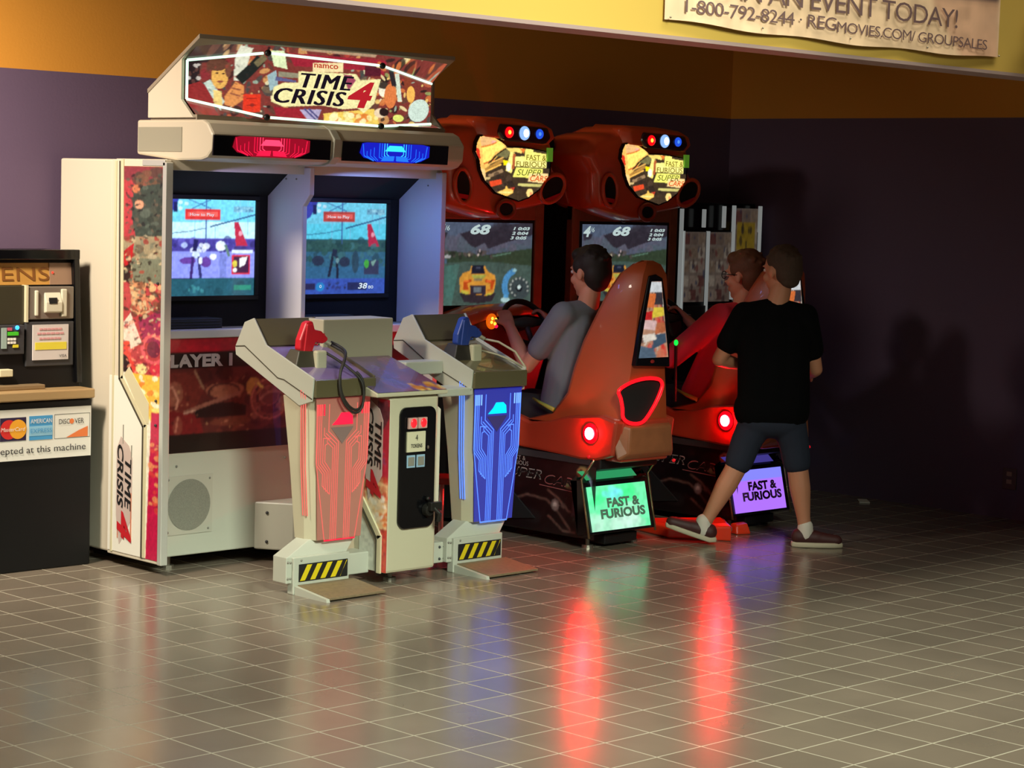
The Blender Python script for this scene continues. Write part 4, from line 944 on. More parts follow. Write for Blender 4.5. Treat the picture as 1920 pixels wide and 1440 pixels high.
cv.blobs(24, 100, 510, 860, 600, [(44, 46, 40), (70, 74, 58), (90, 80, 76)], 12, 40); cv.ell(240, 575, 50, 22, (170, 170, 170)); cv.ell(635, 555, 10, 16, (220, 200, 190)); cv.ell(520, 555, 12, 18, (180, 166, 140)); cv.ell(655, 500, 8, 16, (190, 170, 170)); cv.line([(820, 575), (1050, 530)], 14, (96, 130, 110))
cv.rect(60, 610, 240, 660, (74, 100, 120))
cv.poly([(60, 690), (300, 650), (700, 640), (1340, 700), (1340, 1210), (60, 1210)], (72, 92, 84)); cv.poly([(60, 720), (400, 670), (300, 1210), (60, 1210)], (80, 128, 118), 0.7)
cv.blobs(60, 100, 700, 1340, 1180, [(66, 84, 78), (78, 98, 90)], 40, 110, 0.35)
cv.line([(98, 850), (105, 1200)], 26, (150, 190, 190))
cv.poly([(400, 1040), (860, 1040), (810, 1140), (640, 1170), (460, 1150)], (52, 44, 50))
cv.poly([(550, 700), (720, 700), (760, 770), (850, 820), (860, 900), (830, 1040), (740, 1070), (520, 1050), (410, 1030), (400, 860), (440, 790), (530, 760)], (226, 156, 60))
cv.poly([(560, 690), (705, 690), (725, 800), (545, 800)], (30, 34, 50)); cv.ell(640, 720, 30, 14, (70, 76, 96)); cv.poly([(550, 810), (740, 810), (700, 860), (580, 860)], (176, 176, 80)); cv.rect(580, 850, 690, 890, (150, 130, 90))
cv.poly([(450, 900), (540, 860), (560, 890), (500, 920), (520, 1000), (450, 1000)], (204, 80, 30)); cv.poly([(850, 870), (730, 870), (720, 900), (790, 920), (790, 1010), (740, 1000), (820, 990)], (204, 80, 30)); cv.ell(490, 890, 40, 14, (240, 120, 50)); cv.ell(770, 890, 36, 16, (240, 110, 50))
cv.poly([(535, 940), (735, 940), (735, 1060), (540, 1050)], (52, 44, 56)); cv.rect(580, 960, 680, 1030, (110, 118, 124))
cv.poly([(430, 1000), (530, 1030), (500, 1060), (420, 1030)], (206, 190, 70)); cv.poly([(730, 1050), (830, 1030), (800, 1060), (740, 1070)], (206, 190, 70))
cv.ring(1150, 960, 180, 70, (80, 150, 205), 150, 250, 210); cv.ell(1150, 980, 128, 140, (62, 74, 76)); cv.blobs(1, 0, 0, 1, 1, [(0, 0, 0)], 1, 1, 0)
for k in range(11):
    a_ = R(120 + k * 26); cv.ell(1150 + 110 * math.cos(a_), 970 + 115 * math.sin(a_), 13, 13, (170, 176, 168))
cv.ell(1150, 980, 42, 48, (20, 30, 36)); cv.ell(1150, 965, 22, 24, (210, 230, 226)); cv.ell(975, 1125, 56, 32, (180, 214, 214)); cv.ell(985, 1080, 34, 24, (90, 160, 210)); cv.ell(1095, 755, 26, 20, (150, 196, 206))
scr = cv.build('screen', flat((K(-0.32), 7.602, 1.058), (K(0.33), 7.602, 1.058), (K(-0.32), 7.602, 1.460)), SCRND, kt_)
mb = MB(); y = 7.601
mb.text('68', (K(-0.095), y, 1.402), FX, FZ, 0.135, 0.050, 0, shear=0.25, bold=0.04)
mb.build('screen_text', glow('hud_white', (190, 210, 208), 0.95), scr); mb = MB(); mb.text('4', (K(-0.315), y, 1.395), FX, FZ, 0.055, 0.056, 0, shear=0.25, bold=0.03); mb.text('/6', (K(-0.265), y, 1.420), FX, FZ, 0.032, 0.024, 0, shear=0.2)
mb.build('screen_text', glow('hud_white', (190, 210, 208), 0.95), scr); mb = MB()
for k in range(3): mb.text('%d 0:0%d' % (k + 1, 3 + k), (K(0.195) - 0.01 * k, y, 1.425 - 0.023 * k), FX, FZ, 0.115, 0.016, 0, shear=0.25, bold=0.04)
mb.build('screen_text', glow('hud_white', (190, 210, 208), 0.95), scr)
# head moulding
HO = [(-0.275, 1.952), (-0.245, 1.962), (0.005, 1.958), (0.18, 1.948), (0.245, 1.924), (0.275, 1.885), (0.30, 1.83), (0.30, 1.735), (0.335, 1.706), (0.354, 1.648), (0.33, 1.592), (0.275, 1.555), (0.19, 1.54), (0.048, 1.52), (-0.036, 1.484), (-0.143, 1.484), (-0.263, 1.507), (-0.406, 1.543), (-0.43, 1.604), (-0.44, 1.722), (-0.515, 1.806), (-0.466, 1.905), (-0.382, 1.925), (-0.286, 1.924)]
def inset(P, k, c=(-0.05, 1.72)): return [(c[0] + (x - c[0]) * k, c[1] + (z - c[1]) * k) for x, z in P]
mb = MB()
mb.loft([[(K(x), y_, z) for x, z in inset(HO, k)] for y_, k in ((7.80, 0.86), (7.68, 0.98), (7.56, 1.0), (7.47, 0.985), (7.43, 0.93), (7.415, 0.86))])
hd = mb.build('head_moulding', ORANGE, kt_, smooth=True)
hd.modifiers.new('b', 'BEVEL').width = 0.012
for p in hd.data.polygons: p.use_smooth = True
MB().loft([[(K(x), y_, z) for x, z in pts] for y_, pts in ((7.62, inset([(-0.27, 1.95), (-0.24, 1.972), (0.0, 1.972), (0.18, 1.955), (0.245, 1.93), (0.26, 1.88), (0.22, 1.84), (-0.25, 1.87)], 1.0, (0, 1.9))), (7.42, inset([(-0.27, 1.945), (-0.24, 1.965), (0.0, 1.965), (0.18, 1.952), (0.25, 1.928), (0.27, 1.88), (0.22, 1.84), (-0.25, 1.87)], 1.0, (0, 1.9))), (7.385, inset([(-0.22, 1.935), (-0.2, 1.95), (0.0, 1.95), (0.18, 1.94), (0.23, 1.92), (0.25, 1.88), (0.2, 1.845), (-0.2, 1.87)], 1.0, (0, 1.9))))]).build('head_hump', ORANGE, kt_, bevel=0.01, smooth=True)
# side fairings of the head
for s_ in (-1, 1):
    x0 = -0.40 if s_ < 0 else 0.36
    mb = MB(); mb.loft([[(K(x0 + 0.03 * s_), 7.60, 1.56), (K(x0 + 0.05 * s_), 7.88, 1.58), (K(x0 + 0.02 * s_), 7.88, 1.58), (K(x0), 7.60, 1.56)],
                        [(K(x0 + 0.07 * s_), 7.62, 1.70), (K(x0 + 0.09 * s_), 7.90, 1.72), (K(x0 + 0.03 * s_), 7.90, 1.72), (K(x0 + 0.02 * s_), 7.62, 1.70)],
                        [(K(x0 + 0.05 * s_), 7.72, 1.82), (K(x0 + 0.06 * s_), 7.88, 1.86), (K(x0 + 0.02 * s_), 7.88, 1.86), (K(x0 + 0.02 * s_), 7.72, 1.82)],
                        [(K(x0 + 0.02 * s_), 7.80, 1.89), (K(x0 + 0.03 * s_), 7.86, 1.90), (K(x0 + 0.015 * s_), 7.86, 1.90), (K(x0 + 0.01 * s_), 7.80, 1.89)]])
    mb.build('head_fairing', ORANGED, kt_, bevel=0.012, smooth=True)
MB().ball((K(-0.50), 7.70, 1.845), (0.020, 0.055, 0.060), 0, 18, 12).build('head_gap_shade', BLACKM, kt_, smooth=True)  # solid black ball: shade of the gap beside the fairing, put into colour
# vents
def vent(name, cx, cz, rx, rz, ang, yf, fm=ORANGE):
    ca, sa = math.cos(R(ang)), math.sin(R(ang)); ring = []; inner = []
    for k in range(28):
        a = 2 * math.pi * k / 28; x, z = rx * math.cos(a), rz * math.sin(a)
        X, Z = cx + x * ca - z * sa, cz + x * sa + z * ca; ring.append((K(X), yf, Z))
    fr_ = MB().tube(ring, 0.011, 8, closed=True).build(name, fm, kt_, smooth=True)
    mb = MB(); mb._f([mb.bm.verts.new((x, y_ - 0.001, z)) for x, y_, z in ring], 0)
    mb.build('vent_hollow', BLACKM, fr_)
vent('head_vent', 0.262, 1.635, 0.090, 0.060, 30, 7.405)
vent('head_vent', -0.335, 1.635, 0.052, 0.080, 10, 7.405)
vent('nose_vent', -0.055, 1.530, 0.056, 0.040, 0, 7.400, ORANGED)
MB().prism([(K(0.18), 1.575), (K(0.33), 1.62), (K(0.31), 1.592), (K(0.21), 1.56)], 'y', 7.398, 7.404).build('vent_accent', mat('accent_red', (200, 30, 36), 0.3), kt_)
MB().prism([(K(-0.375), 1.60), (K(-0.30), 1.592), (K(-0.31), 1.572), (K(-0.37), 1.58)], 'y', 7.398, 7.404).build('vent_accent', mat('accent_red', (200, 30, 36), 0.3), kt_)
# lit sign
SG = [(830, 380), (940, 350), (1090, 440), (1150, 490), (1330, 490), (1590, 530), (1645, 600), (1640, 760), (1620, 880), (1540, 960), (1400, 1070), (1290, 1110), (1150, 1060), (1030, 1020), (900, 880), (850, 760), (830, 640), (790, 560), (800, 450)]
def sgm(p):
    p = np.asarray(p, float).reshape(-1, 2)
    return np.c_[(p[:, 0] - 780) / 880, 1 - (p[:, 1] - 340 - (p[:, 0] - 780) * 0.02) / 790]
cv = Canvas(150, 120, (62, 48, 34), sgm)
cv.poly([(820, 370), (950, 350), (1100, 440), (1140, 500), (960, 680), (900, 800), (880, 880), (820, 760), (780, 560)], (244, 190, 96))
cv.poly([(830, 385), (930, 370), (1020, 440), (880, 500), (850, 480)], (226, 176, 116)); cv.poly([(860, 500), (1060, 430), (1120, 490), (1000, 560), (930, 680), (880, 700)], (255, 224, 110)); cv.ell(990, 440, 30, 22, (244, 170, 150))
cv.poly([(780, 500), (830, 520), (850, 640), (810, 620)], (210, 50, 30)); cv.line([(850, 500), (960, 470), (1020, 440)], 18, (216, 120, 50)); cv.line([(880, 690), (1000, 640)], 20, (206, 110, 50)); cv.line([(830, 640), (850, 800)], 16, (190, 60, 30))
cv.line([(935, 690), (1010, 600), (1090, 530), (1160, 495)], 20, (50, 34, 20))
cv.poly([(1010, 600), (1120, 520), (1200, 530), (1140, 620), (1060, 600)], (116, 110, 70)); cv.poly([(1120, 500), (1320, 500), (1310, 560), (1230, 540), (1200, 560)], (250, 214, 110))
cv.line([(900, 760), (1100, 640)], 36, (176, 128, 60)); cv.line([(900, 780), (1080, 690)], 16, (250, 190, 90)); cv.line([(940, 690), (1100, 610)], 14, (230, 176, 90)); cv.line([(940, 830), (1100, 760)], 40, (150, 120, 86)); cv.line([(960, 800), (1090, 720)], 12, (60, 44, 30))
cv.poly([(850, 740), (900, 760), (910, 880), (870, 860)], (250, 200, 130)); cv.line([(870, 860), (960, 850)], 24, (210, 180, 120))
cv.poly([(1180, 540), (1230, 560), (1200, 790), (1130, 760), (1150, 680)], (255, 232, 130)); cv.poly([(1100, 640), (1150, 650), (1150, 700), (1105, 700)], (255, 226, 20)); cv.ell(1162, 720, 26, 50, (255, 250, 220)); cv.poly([(1210, 560), (1240, 570), (1230, 740), (1200, 740)], (176, 90, 50)); cv.poly([(1280, 500), (1350, 510), (1330, 560)], (226, 120, 50))
cv.blobs(40, 1000, 790, 1640, 1040, [(56, 42, 34), (80, 62, 48), (44, 34, 30)], 14, 40, 0.7)
cv.poly([(1350, 505), (1440, 505), (1440, 540), (1590, 560), (1600, 640), (1340, 640)], (246, 234, 120)); cv.poly([(1235, 600), (1340, 590), (1345, 640), (1605, 650), (1600, 720), (1235, 710)], (250, 240, 140)); cv.poly([(1250, 720), (1560, 735), (1550, 850), (1215, 830)], (238, 232, 110)); cv.poly([(1400, 790), (1625, 785), (1620, 880), (1590, 905), (1390, 880)], (246, 206, 140))
cv.poly([(950, 890), (1080, 860), (1095, 915), (970, 950)], (226, 76, 40)); cv.poly([(1040, 1010), (1130, 975), (1140, 935), (1170, 970), (1225, 975), (1220, 1020), (1140, 1060)], (240, 190, 90)); cv.line([(1060, 1010), (1210, 1012)], 16, (255, 220, 130)); cv.poly([(1185, 960), (1240, 950), (1225, 990)], (190, 60, 40))
cv.poly([(1280, 905), (1560, 910), (1530, 945), (1275, 935)], (196, 186, 110)); cv.ell(1415, 1015, 38, 50, (250, 214, 130)); cv.ell(1430, 1030, 16, 26, (240, 150, 100)); cv.rect(1600, 610, 1680, 730, (14, 12, 14))
sgn = cv.build('lit_sign', flat((K(-0.272), 7.398, 1.558), (K(0.245), 7.398, 1.558), (K(-0.272), 7.398, 1.885)), LARTH, kt_, clip=SG)
pl = [(K(-0.272 + (p[0] - 780) / 880 * 0.517), 1.558 + 0.327 * float(sgm([p])[0][1])) for p in SG]
MB().prism([(KC - 0.02 + (x - KC + 0.02) * 1.03, 1.72 + (z - 1.72) * 1.03) for x, z in pl], 'y', 7.3995, 7.43).build('sign_frame', BLACKG, kt_)
SGX = lambda px: K(-0.272 + (px - 780) / 880 * 0.517)
SGZ = lambda px, py: 1.558 + 0.327 * (1 - (py - 340 - (px - 780) * 0.02) / 790)
mb = MB(); y = 7.397
mb.text('FAST &', (SGX(1360), y, SGZ(1460, 635)), FX, FZ, 0.135, 0.026, 0, bold=0.01)
mb.text('FURIOUS', (SGX(1245), y, SGZ(1400, 715)), FX, FZ, 0.20, 0.026, 0, bold=0.01)
mb.text('SUPER', (SGX(1255), y, SGZ(1400, 815)), FX, FZ, 0.165, 0.030, 1, shear=0.3, bold=0.0)
mb.text('CARS', (SGX(1410), y, SGZ(1500, 880)), FX, FZ, 0.118, 0.028, 2, shear=0.3, bold=0.01)
mb.build('sign_lettering', [glow('sign_ink', (130, 110, 30), 1.0), glow('sign_ink_green', (96, 104, 36), 1.0), glow('sign_ink_orange', (230, 90, 30), 1.0)], sgn)
MB().box(K(0.208), K(0.242), 7.388, 7.40, 1.765, 1.832).build('green_tag', mat('tag_green', (118, 190, 56), 0.5, emit=0.25), kt_)
# beacon lamps
MB().prism([(K(-0.13), 1.935), (K(0.19), 1.928), (K(0.215), 1.88), (K(0.18), 1.848), (K(-0.11), 1.856), (K(-0.145), 1.89)], 'y', 7.372, 7.42).build('lamp_housing', mat('housing_plum', (56, 24, 34), 0.2, coat=0.5), kt_, bevel=0.012)
for x, r_, c1, c2, nm in ((-0.076, 0.027, (255, 8, 20), (255, 190, 60), 'red'), (0.026, 0.034, (150, 195, 255), (235, 250, 255), 'white'), (0.128, 0.024, (30, 80, 220), (90, 160, 255), 'blue')):
    lo = MB().ball((K(x), 7.370, 1.895), (r_, 0.014, r_), 0).build('beacon_lamp', glow('beacon_' + nm, c1, 1.1 if nm != 'white' else 1.0), kt_, smooth=True)
    MB().ball((K(x) - (0.008 if nm != 'white' else 0.0), 7.360, 1.895), (r_ * (0.34 if nm != 'white' else 0.55), 0.008, r_ * (0.4 if nm != 'white' else 0.6)), 0).build('beacon_core', glow('beacon_core_' + nm, c2, 2.2 if nm != 'blue' else 0.9), lo, smooth=True)
# dash, wheel
dz = [(-0.39, 0.985), (-0.30, 1.03), (-0.15, 1.066), (0.0, 1.072), (0.12, 1.075), (0.24, 1.055), (0.34, 1.01), (0.40, 0.97)]
mb = MB(); mb.loft([[(K(x), 7.60, z - 0.01) for x, z in dz] + [(K(x), 7.60, z - 0.06) for x, z in dz[::-1]],
                    [(K(x * 0.98), 7.46, z) for x, z in dz] + [(K(x * 0.98), 7.46, z - 0.05) for x, z in dz[::-1]],
                    [(K(x * 0.90), 7.38, z - 0.03) for x, z in dz] + [(K(x * 0.9), 7.38, z - 0.055) for x, z in dz[::-1]]])
mb.build('dash_cowl', ORANGE, kt_, bevel=0.01, smooth=True)
MB().loft([[(K(-0.33), 7.40, 1.00), (K(0.33), 7.40, 1.00), (K(0.33), 7.60, 1.0), (K(-0.33), 7.60, 1.0)], [(K(-0.22), 7.38, 0.80), (K(0.22), 7.38, 0.80), (K(0.22), 7.6, 0.8), (K(-0.22), 7.6, 0.8)], [(K(-0.16), 7.45, 0.45), (K(0.16), 7.45, 0.45), (K(0.16), 7.62, 0.4), (K(-0.16), 7.62, 0.4)]]).build('dash_console', mat('dash_maroon', (84, 26, 20), 0.35), kt_, bevel=0.01)
MB().loft([[(K(-0.2), 7.5, 0.45), (K(0.2), 7.5, 0.45), (K(0.2), 7.62, 0.45), (K(-0.2), 7.62, 0.45)], [(K(-0.2), 7.0, 0.1), (K(0.2), 7.0, 0.1), (K(0.2), 7.62, 0.02), (K(-0.2), 7.62, 0.02)]]).build('footwell', BLACKM, kt_)
bt = MB().ball((K(-0.155), 7.372, 0.995), (0.034, 0.016, 0.038), 0).build('start_button', glow('start_amber', (255, 110, 10), 0.8), kt_, smooth=True)
dots('button_spark', glow('start_yellow', (255, 214, 70), 1.6), bt, [(K(-0.165), 7.356, 1.010), (K(-0.15), 7.354, 0.985), (K(-0.168), 7.358, 0.992), (K(-0.142), 7.356, 1.005)], (0.009, 0.004, 0.008))
dots('button_spark', glow('start_magenta', (255, 20, 70), 1.4), bt, [(K(-0.138), 7.357, 0.972)], (0.012, 0.004, 0.009))
wc = Vector((K(0.0), 7.30, 0.99)); nW = Vector((0, -0.86, 0.5)).normalized(); uW = Vector((0, 0.5, 0.86)).normalized()
pts = [wc + Vector((1, 0, 0)) * 0.135 * math.cos(a) + uW * 0.115 * math.sin(a) for a in [2 * math.pi * k / 32 for k in range(32)]]
sw = MB().tube(pts, 0.014, 8, closed=True).build('steering_wheel', BLACK, kt_, smooth=True)
mb = MB(); mb.tube([wc - Vector((0.13, 0, 0)), wc, wc + Vector((0.13, 0, 0))], [0.012, 0.03, 0.012], 8); mb.tube([wc, wc - uW * 0.11], 0.014, 8)
mb.build('spoke', DKGREY, sw, smooth=True)
MB().cyl(wc, wc + Vector((0, 0.16, -0.06)), 0.03).build('steering_column', BLACK, sw)
# seat: bucket section lofted upwards (opening towards the screen)
SL = [(0.56, 0.16, 6.52, 0.200, 7.08, 0.13, 6.80), (0.60, 0.155, 6.515, 0.195, 6.93, 0.13, 6.79), (0.70, 0.135, 6.505, 0.190, 6.84, 0.125, 6.76), (0.82, 0.115, 6.50, 0.182, 6.81, 0.12, 6.74), (0.95, 0.105, 6.492, 0.170, 6.765, 0.115, 6.715), (1.08, 0.10, 6.485, 0.155, 6.70, 0.10, 6.66), (1.18, 0.092, 6.48, 0.135, 6.655, 0.085, 6.62), (1.26, 0.078, 6.478, 0.105, 6.615, 0.06, 6.595), (1.305, 0.05, 6.488, 0.065, 6.575, 0.035, 6.57), (1.322, 0.02, 6.51, 0.03, 6.55, 0.015, 6.548)]
mb = MB(); rings = []
for z, wb, yb, wf, yf_, wi, yi in SL:
    rings.append([(K(-wb), yb, z), (K(wb), yb, z), (K(wb + (wf - wb) * 0.6), yb + (yf_ - yb) * 0.4, z), (K(wf), yf_ - 0.03, z), (K(wf - 0.02), yf_, z), (K(wi + 0.01), yf_ - 0.01, z), (K(wi - 0.02), yi, z), (K(-wi + 0.02), yi, z), (K(-wi - 0.01), yf_ - 0.01, z), (K(-wf + 0.02), yf_, z), (K(-wf), yf_ - 0.03, z), (K(-wb - (wf - wb) * 0.6), yb + (yf_ - yb) * 0.4, z)])
mb.loft(rings).build('seat_shell', mat('orange_seat', (168, 72, 34), 0.42, coat=0.2), kt_, smooth=True, bevel=0.008)
MB().loft([[(K(-0.13), 6.78, 0.44), (K(0.13), 6.78, 0.44), (K(0.14), 7.18, 0.44), (K(-0.14), 7.18, 0.44)], [(K(-0.13), 6.78, 0.50), (K(0.13), 6.78, 0.50), (K(0.14), 7.18, 0.53), (K(-0.14), 7.18, 0.53)]]).build('seat_cushion', BLACKM, kt_, bevel=0.02)
# lower orange tub
TP = [(6.50, 0.60), (6.60, 0.62), (6.80, 0.60), (6.93, 0.565), (7.05, 0.55), (7.15, 0.575), (7.30, 0.60), (7.30, 0.44), (7.12, 0.425), (6.86, 0.415), (6.72, 0.405), (6.62, 0.41), (6.52, 0.44)]
mb = MB()
mb.prism(TP, 'x', K(-0.20), K(-0.145)); mb.prism(TP, 'x', K(0.145), K(0.20))
mb.box(K(-0.16), K(0.16), 6.50, 6.80, 0.41, 0.60)
mb.build('tub', mat('orange_tub', (170, 60, 36), 0.36, coat=0.3), kt_, bevel=0.012, smooth=False)
MB().loft([[(K(-0.19), 6.50, 0.42), (K(0.19), 6.50, 0.42), (K(0.19), 6.56, 0.60), (K(-0.19), 6.56, 0.60)], [(K(-0.14), 6.472, 0.45), (K(0.16), 6.472, 0.45), (K(0.15), 6.475, 0.57), (K(-0.13), 6.475, 0.57)]]).build('tail_panel', WOODY, kt_, bevel=0.01)
# lit strip on the back of the seat
strip_pts = [(1222, 518), (1235, 518), (1250, 600), (1254, 690), (1190, 690), (1205, 600)]
MB().prism([(K(-0.045), 1.255), (K(0.0), 1.262), (K(0.045), 1.245), (K(0.10), 1.05), (K(0.115), 0.84), (K(-0.115), 0.85), (K(-0.09), 1.05)], 'y', 6.470, 6.50).build('strip_frame', BLACKG, kt_, bevel=0.004)
cv = Canvas(30, 110, (200, 150, 120), None)
def rp(pts, c, a=1): cv.poly(pts, c, a, raw=True)
cv.blobs(60, 0, 0, 1, 1, [(216, 120, 90), (236, 226, 210), (60, 50, 56), (220, 60, 50)], 0.04, 0.12, 0.8, 3)
rp([(0, 0.86), (1, 0.86), (1, 1), (0, 1)], (226, 230, 232)); rp([(0.4, 0.70), (1, 0.70), (1, 0.86), (0.4, 0.86)], (60, 54, 60)); rp([(0, 0.66), (0.4, 0.66), (0.5, 0.84), (0, 0.84)], (230, 120, 60))
rp([(0.3, 0.52), (1, 0.55), (1, 0.66), (0.4, 0.66)], (240, 214, 70)); rp([(0, 0.5), (0.35, 0.5), (0.35, 0.62), (0, 0.6)], (206, 40, 40)); rp([(0, 0.38), (0.5, 0.36), (0.6, 0.48), (0, 0.5)], (240, 200, 196)); rp([(0.5, 0.3), (1, 0.34), (1, 0.46), (0.6, 0.46)], (196, 110, 70))
rp([(0.4, 0.1), (1, 0.2), (1, 0.32), (0.5, 0.3)], (70, 90, 110)); rp([(0, 0.0), (0.6, 0.0), (0.5, 0.12), (0, 0.16)], (90, 110, 130)); rp([(0.1, 0.2), (0.6, 0.24), (0.5, 0.32), (0, 0.3)], (246, 236, 220))
def ssurf(u, v):
    w0 = -0.088 - 0.0 * v; L_ = -0.10 + v * 0.068; R_ = 0.10 - v * 0.065
    return np.c_[K(0) + L_ + u * (R_ - L_), np.full(len(u), 6.4685), 0.885 + v * 0.345]
cv.build('lit_strip', ssurf, art_mat('backlit_strip', 0.75, 0.2, 0.0), kt_)
MB().ball((K(-0.01), 6.466, 0.868), (0.014, 0.004, 0.008), 0).build('strip_badge', mat('badge_red', (160, 40, 36), 0.4), kt_)
# glowing loops around the rear vents
LP = [(0.02, 0.742), (0.10, 0.775), (0.20, 0.79), (0.285, 0.785), (0.315, 0.765), (0.31, 0.735), (0.27, 0.67), (0.21, 0.605), (0.165, 0.587), (0.10, 0.592), (0.055, 0.617), (0.048, 0.66), (0.034, 0.705)]
def loop_pt(a, z, s_): return (K(-0.215 + a * 0.92), 6.494 - a * 0.05, z) if s_ < 0 else (K(0.215 - a * 0.92), 6.494 - a * 0.05, z)
lo_ = [Vector(loop_pt(a, z, -1)) for a, z in LP]
dense = []
for i in range(len(lo_)):
    for t in (0, 0.33, 0.66):
        a, b, c_, d = lo_[i - 1], lo_[i], lo_[(i + 1) % len(lo_)], lo_[(i + 2) % len(lo_)]
        dense.append(0.5 * ((2 * b) + (c_ - a) * t + (2 * a - 5 * b + 4 * c_ - d) * t * t + (3 * b - a - 3 * c_ + d) * t ** 3))
lp = MB().tube(dense, 0.0085, 8, closed=True).build('glow_loop', glow('loop_red', (255, 16, 30), 1.5), kt_, smooth=True)
mb = MB(); mb._f([mb.bm.verts.new(v + Vector((0.004, 0.012, 0))) for v in dense], 0); mb.build('vent_hollow', BLACKM, lp)
cen = sum(dense, Vector()) / len(dense)
# tail lamp
tl = MB().ball((K(-0.202), 6.655, 0.532), (0.012, 0.047, 0.047), 0).build('tail_lamp', glow('tail_red', (255, 0, 20), 1.6), kt_, smooth=True)
MB().disc((K(-0.2155), 6.650, 0.533), (0, 1, 0), (0, 0, 1), 0.028).build('lamp_core', mat('tail_core', (60, 0, 0), 0.3, emit=760, ecol=(255, 20, 28)), tl, smooth=True)
dots('side_marker', glow('marker_red', (230, 20, 30), 0.8), kt_, [(K(0.20), 6.50, 0.40), (K(-0.202), 6.66, 0.425)], 0.008)
MB().tube([(K(-0.17), 7.06, 0.655), (K(-0.19), 6.99, 0.640), (K(-0.195), 6.90, 0.618)], [0.006, 0.008, 0.011], 8).build('seat_slide_handle', mat('handle_lime', (150, 160, 60), 0.5), kt_, smooth=True)
# black base
BP = [(6.72, 0.10), (6.72, 0.04), (7.62, 0.03), (7.62, 0.43), (6.60, 0.43), (6.60, 0.37), (6.70, 0.345)]
MB().prism(BP, 'x', K(-0.19), K(0.20)).build('base', BLACK, kt_, bevel=0.008)
MB().box(K(-0.195), K(-0.185), 6.66, 7.62, 0.385, 0.415).build('base_rail', DKGREY, kt_)
cv = Canvas(170, 66, (18, 14, 15), lambda p: np.c_[(np.asarray(p, float).reshape(-1, 2)[:, 0] - 0) / 1000, (np.asarray(p, float).reshape(-1, 2)[:, 1]) / 380])
# frame: x = mm from the screen end towards the seat end (0..1000), y = mm up
cv.rect(0, 0, 1000, 380, (18, 13, 15)); cv.blobs(30, 0, 0, 1000, 380, [(26, 16, 18), (14, 10, 12), (34, 20, 22)], 20, 60, 0.6)
BR = (112, 84, 76)
for w_, c_ in ((16, (64, 44, 40)), (7, BR)):
    cv.line([(430, 60), (480, 150), (560, 182), (690, 170), (760, 120), (850, 30)], w_, c_)
    cv.line([(690, 225), (760, 190), (830, 130), (960, 90)], w_, c_); cv.line([(700, 90), (800, 20), (880, 20)], w_, c_); cv.line([(50, 60), (120, 160), (260, 180), (380, 120)], w_, c_)
cv.ell(745, 150, 26, 30, (120, 106, 104)); cv.ell(745, 150, 12, 12, (190, 180, 176)); cv.ell(600, 70, 60, 40, (30, 26, 28)); cv.poly([(850, 100), (960, 150), (960, 230), (860, 190)], (74, 60, 70))
cv.ell(915, 340, 36, 34, (150, 130, 84)); cv.ell(935, 290, 40, 46, (150, 160, 196)); cv.ell(900, 250, 30, 34, (170, 90, 96)); cv.ell(930, 262, 22, 24, (206, 200, 206)); cv.ell(905, 350, 8, 10, (50, 40, 30)); cv.ell(840, 262, 40, 16, (116, 120, 84)); cv.ell(800, 150, 18, 12, (86, 70, 66))
def bsurf2(u, v): return np.c_[np.full(len(u), K(-0.192)), 7.62 - u * 1.0, 0.045 + v * 0.335]
ba = cv.build('base_art', bsurf2, PART, kt_)
mb = MB(); d = SX
mb.text('SUPER', (K(-0.193), 7.235, 0.283), d, FZ, 0.27, 0.046, 0, shear=0.3); mb.text('SUPER', (K(-0.1935), 7.230, 0.288), d, FZ, 0.26, 0.036, 1, shear=0.3)
mb.text('CARS', (K(-0.193), 6.945, 0.268), d, FZ, 0.235, 0.046, 2, shear=0.3); mb.text('CARS', (K(-0.1935), 6.940, 0.273), d, FZ, 0.225, 0.036, 1, shear=0.3)
mb.text('FAST &', (K(-0.193), 7.175, 0.362), d, FZ, 0.10, 0.020, 0); mb.text('FURIOUS', (K(-0.193), 7.185, 0.338), d, FZ, 0.13, 0.020, 0)
mb.quad([(K(-0.1932), 6.98, 0.258), (K(-0.1932), 6.70, 0.246), (K(-0.1932), 6.70, 0.250), (K(-0.1932), 6.98, 0.262)], 2)
mb.build('base_lettering', [mat('base_grey', (150, 140, 136), 0.5), BLACKP, mat('base_pink', (150, 92, 92), 0.5)], ba)
# light box at the rear of the base
x0, x1 = K(-0.240), K(0.200)
mb = MB(); mb.prism([(6.72, 0.315), (6.672, 0.322), (6.655, 0.30), (6.60, 0.075), (6.68, 0.06), (6.70, 0.10), (6.70, 0.33)], 'x', x0, x1)
lb = mb.build('light_box', BLACKG, kt_, bevel=0.004)
def pan(u, v): return np.c_[x0 + 0.012 + u * (x1 - x0 - 0.045), 6.604 + v * 0.049 - 0.006, 0.088 + v * 0.200]
cvp = Canvas(60, 30, (110, 240, 170), None)
cvp.blobs(10, 0, 0.0, 1, 0.35, [(196, 232, 214)], 0.12, 0.3, 0.35); cvp.blobs(8, 0.1, 0.6, 0.95, 1, [(60, 250, 140)], 0.1, 0.25, 0.4); cvp.blobs(4, 0.3, 0.7, 0.6, 0.9, [(120, 230, 250)], 0.06, 0.14, 0.5)
panel = cvp.build('lit_panel', pan, art_mat('lit_panel_green', 1.15, 0.25, 0.0), lb)
def pp_(u, v): 
    a = pan(np.array([u]), np.array([v]))[0]; return (a[0], a[1] - 0.003, a[2])
UPV = Vector((0, 0.049, 0.200)).normalized()
mb = MB()
mb.text('FAST &', pp_(0.30, 0.50), FX, UPV, 0.22, 0.045, 0, bold=0.05); mb.text('FURIOUS', pp_(0.17, 0.26), FX, UPV, 0.30, 0.045, 0, bold=0.05)
mb.build('panel_lettering', [mat('panel_ink', (96, 130, 110), 0.5, emit=0.12)], panel)
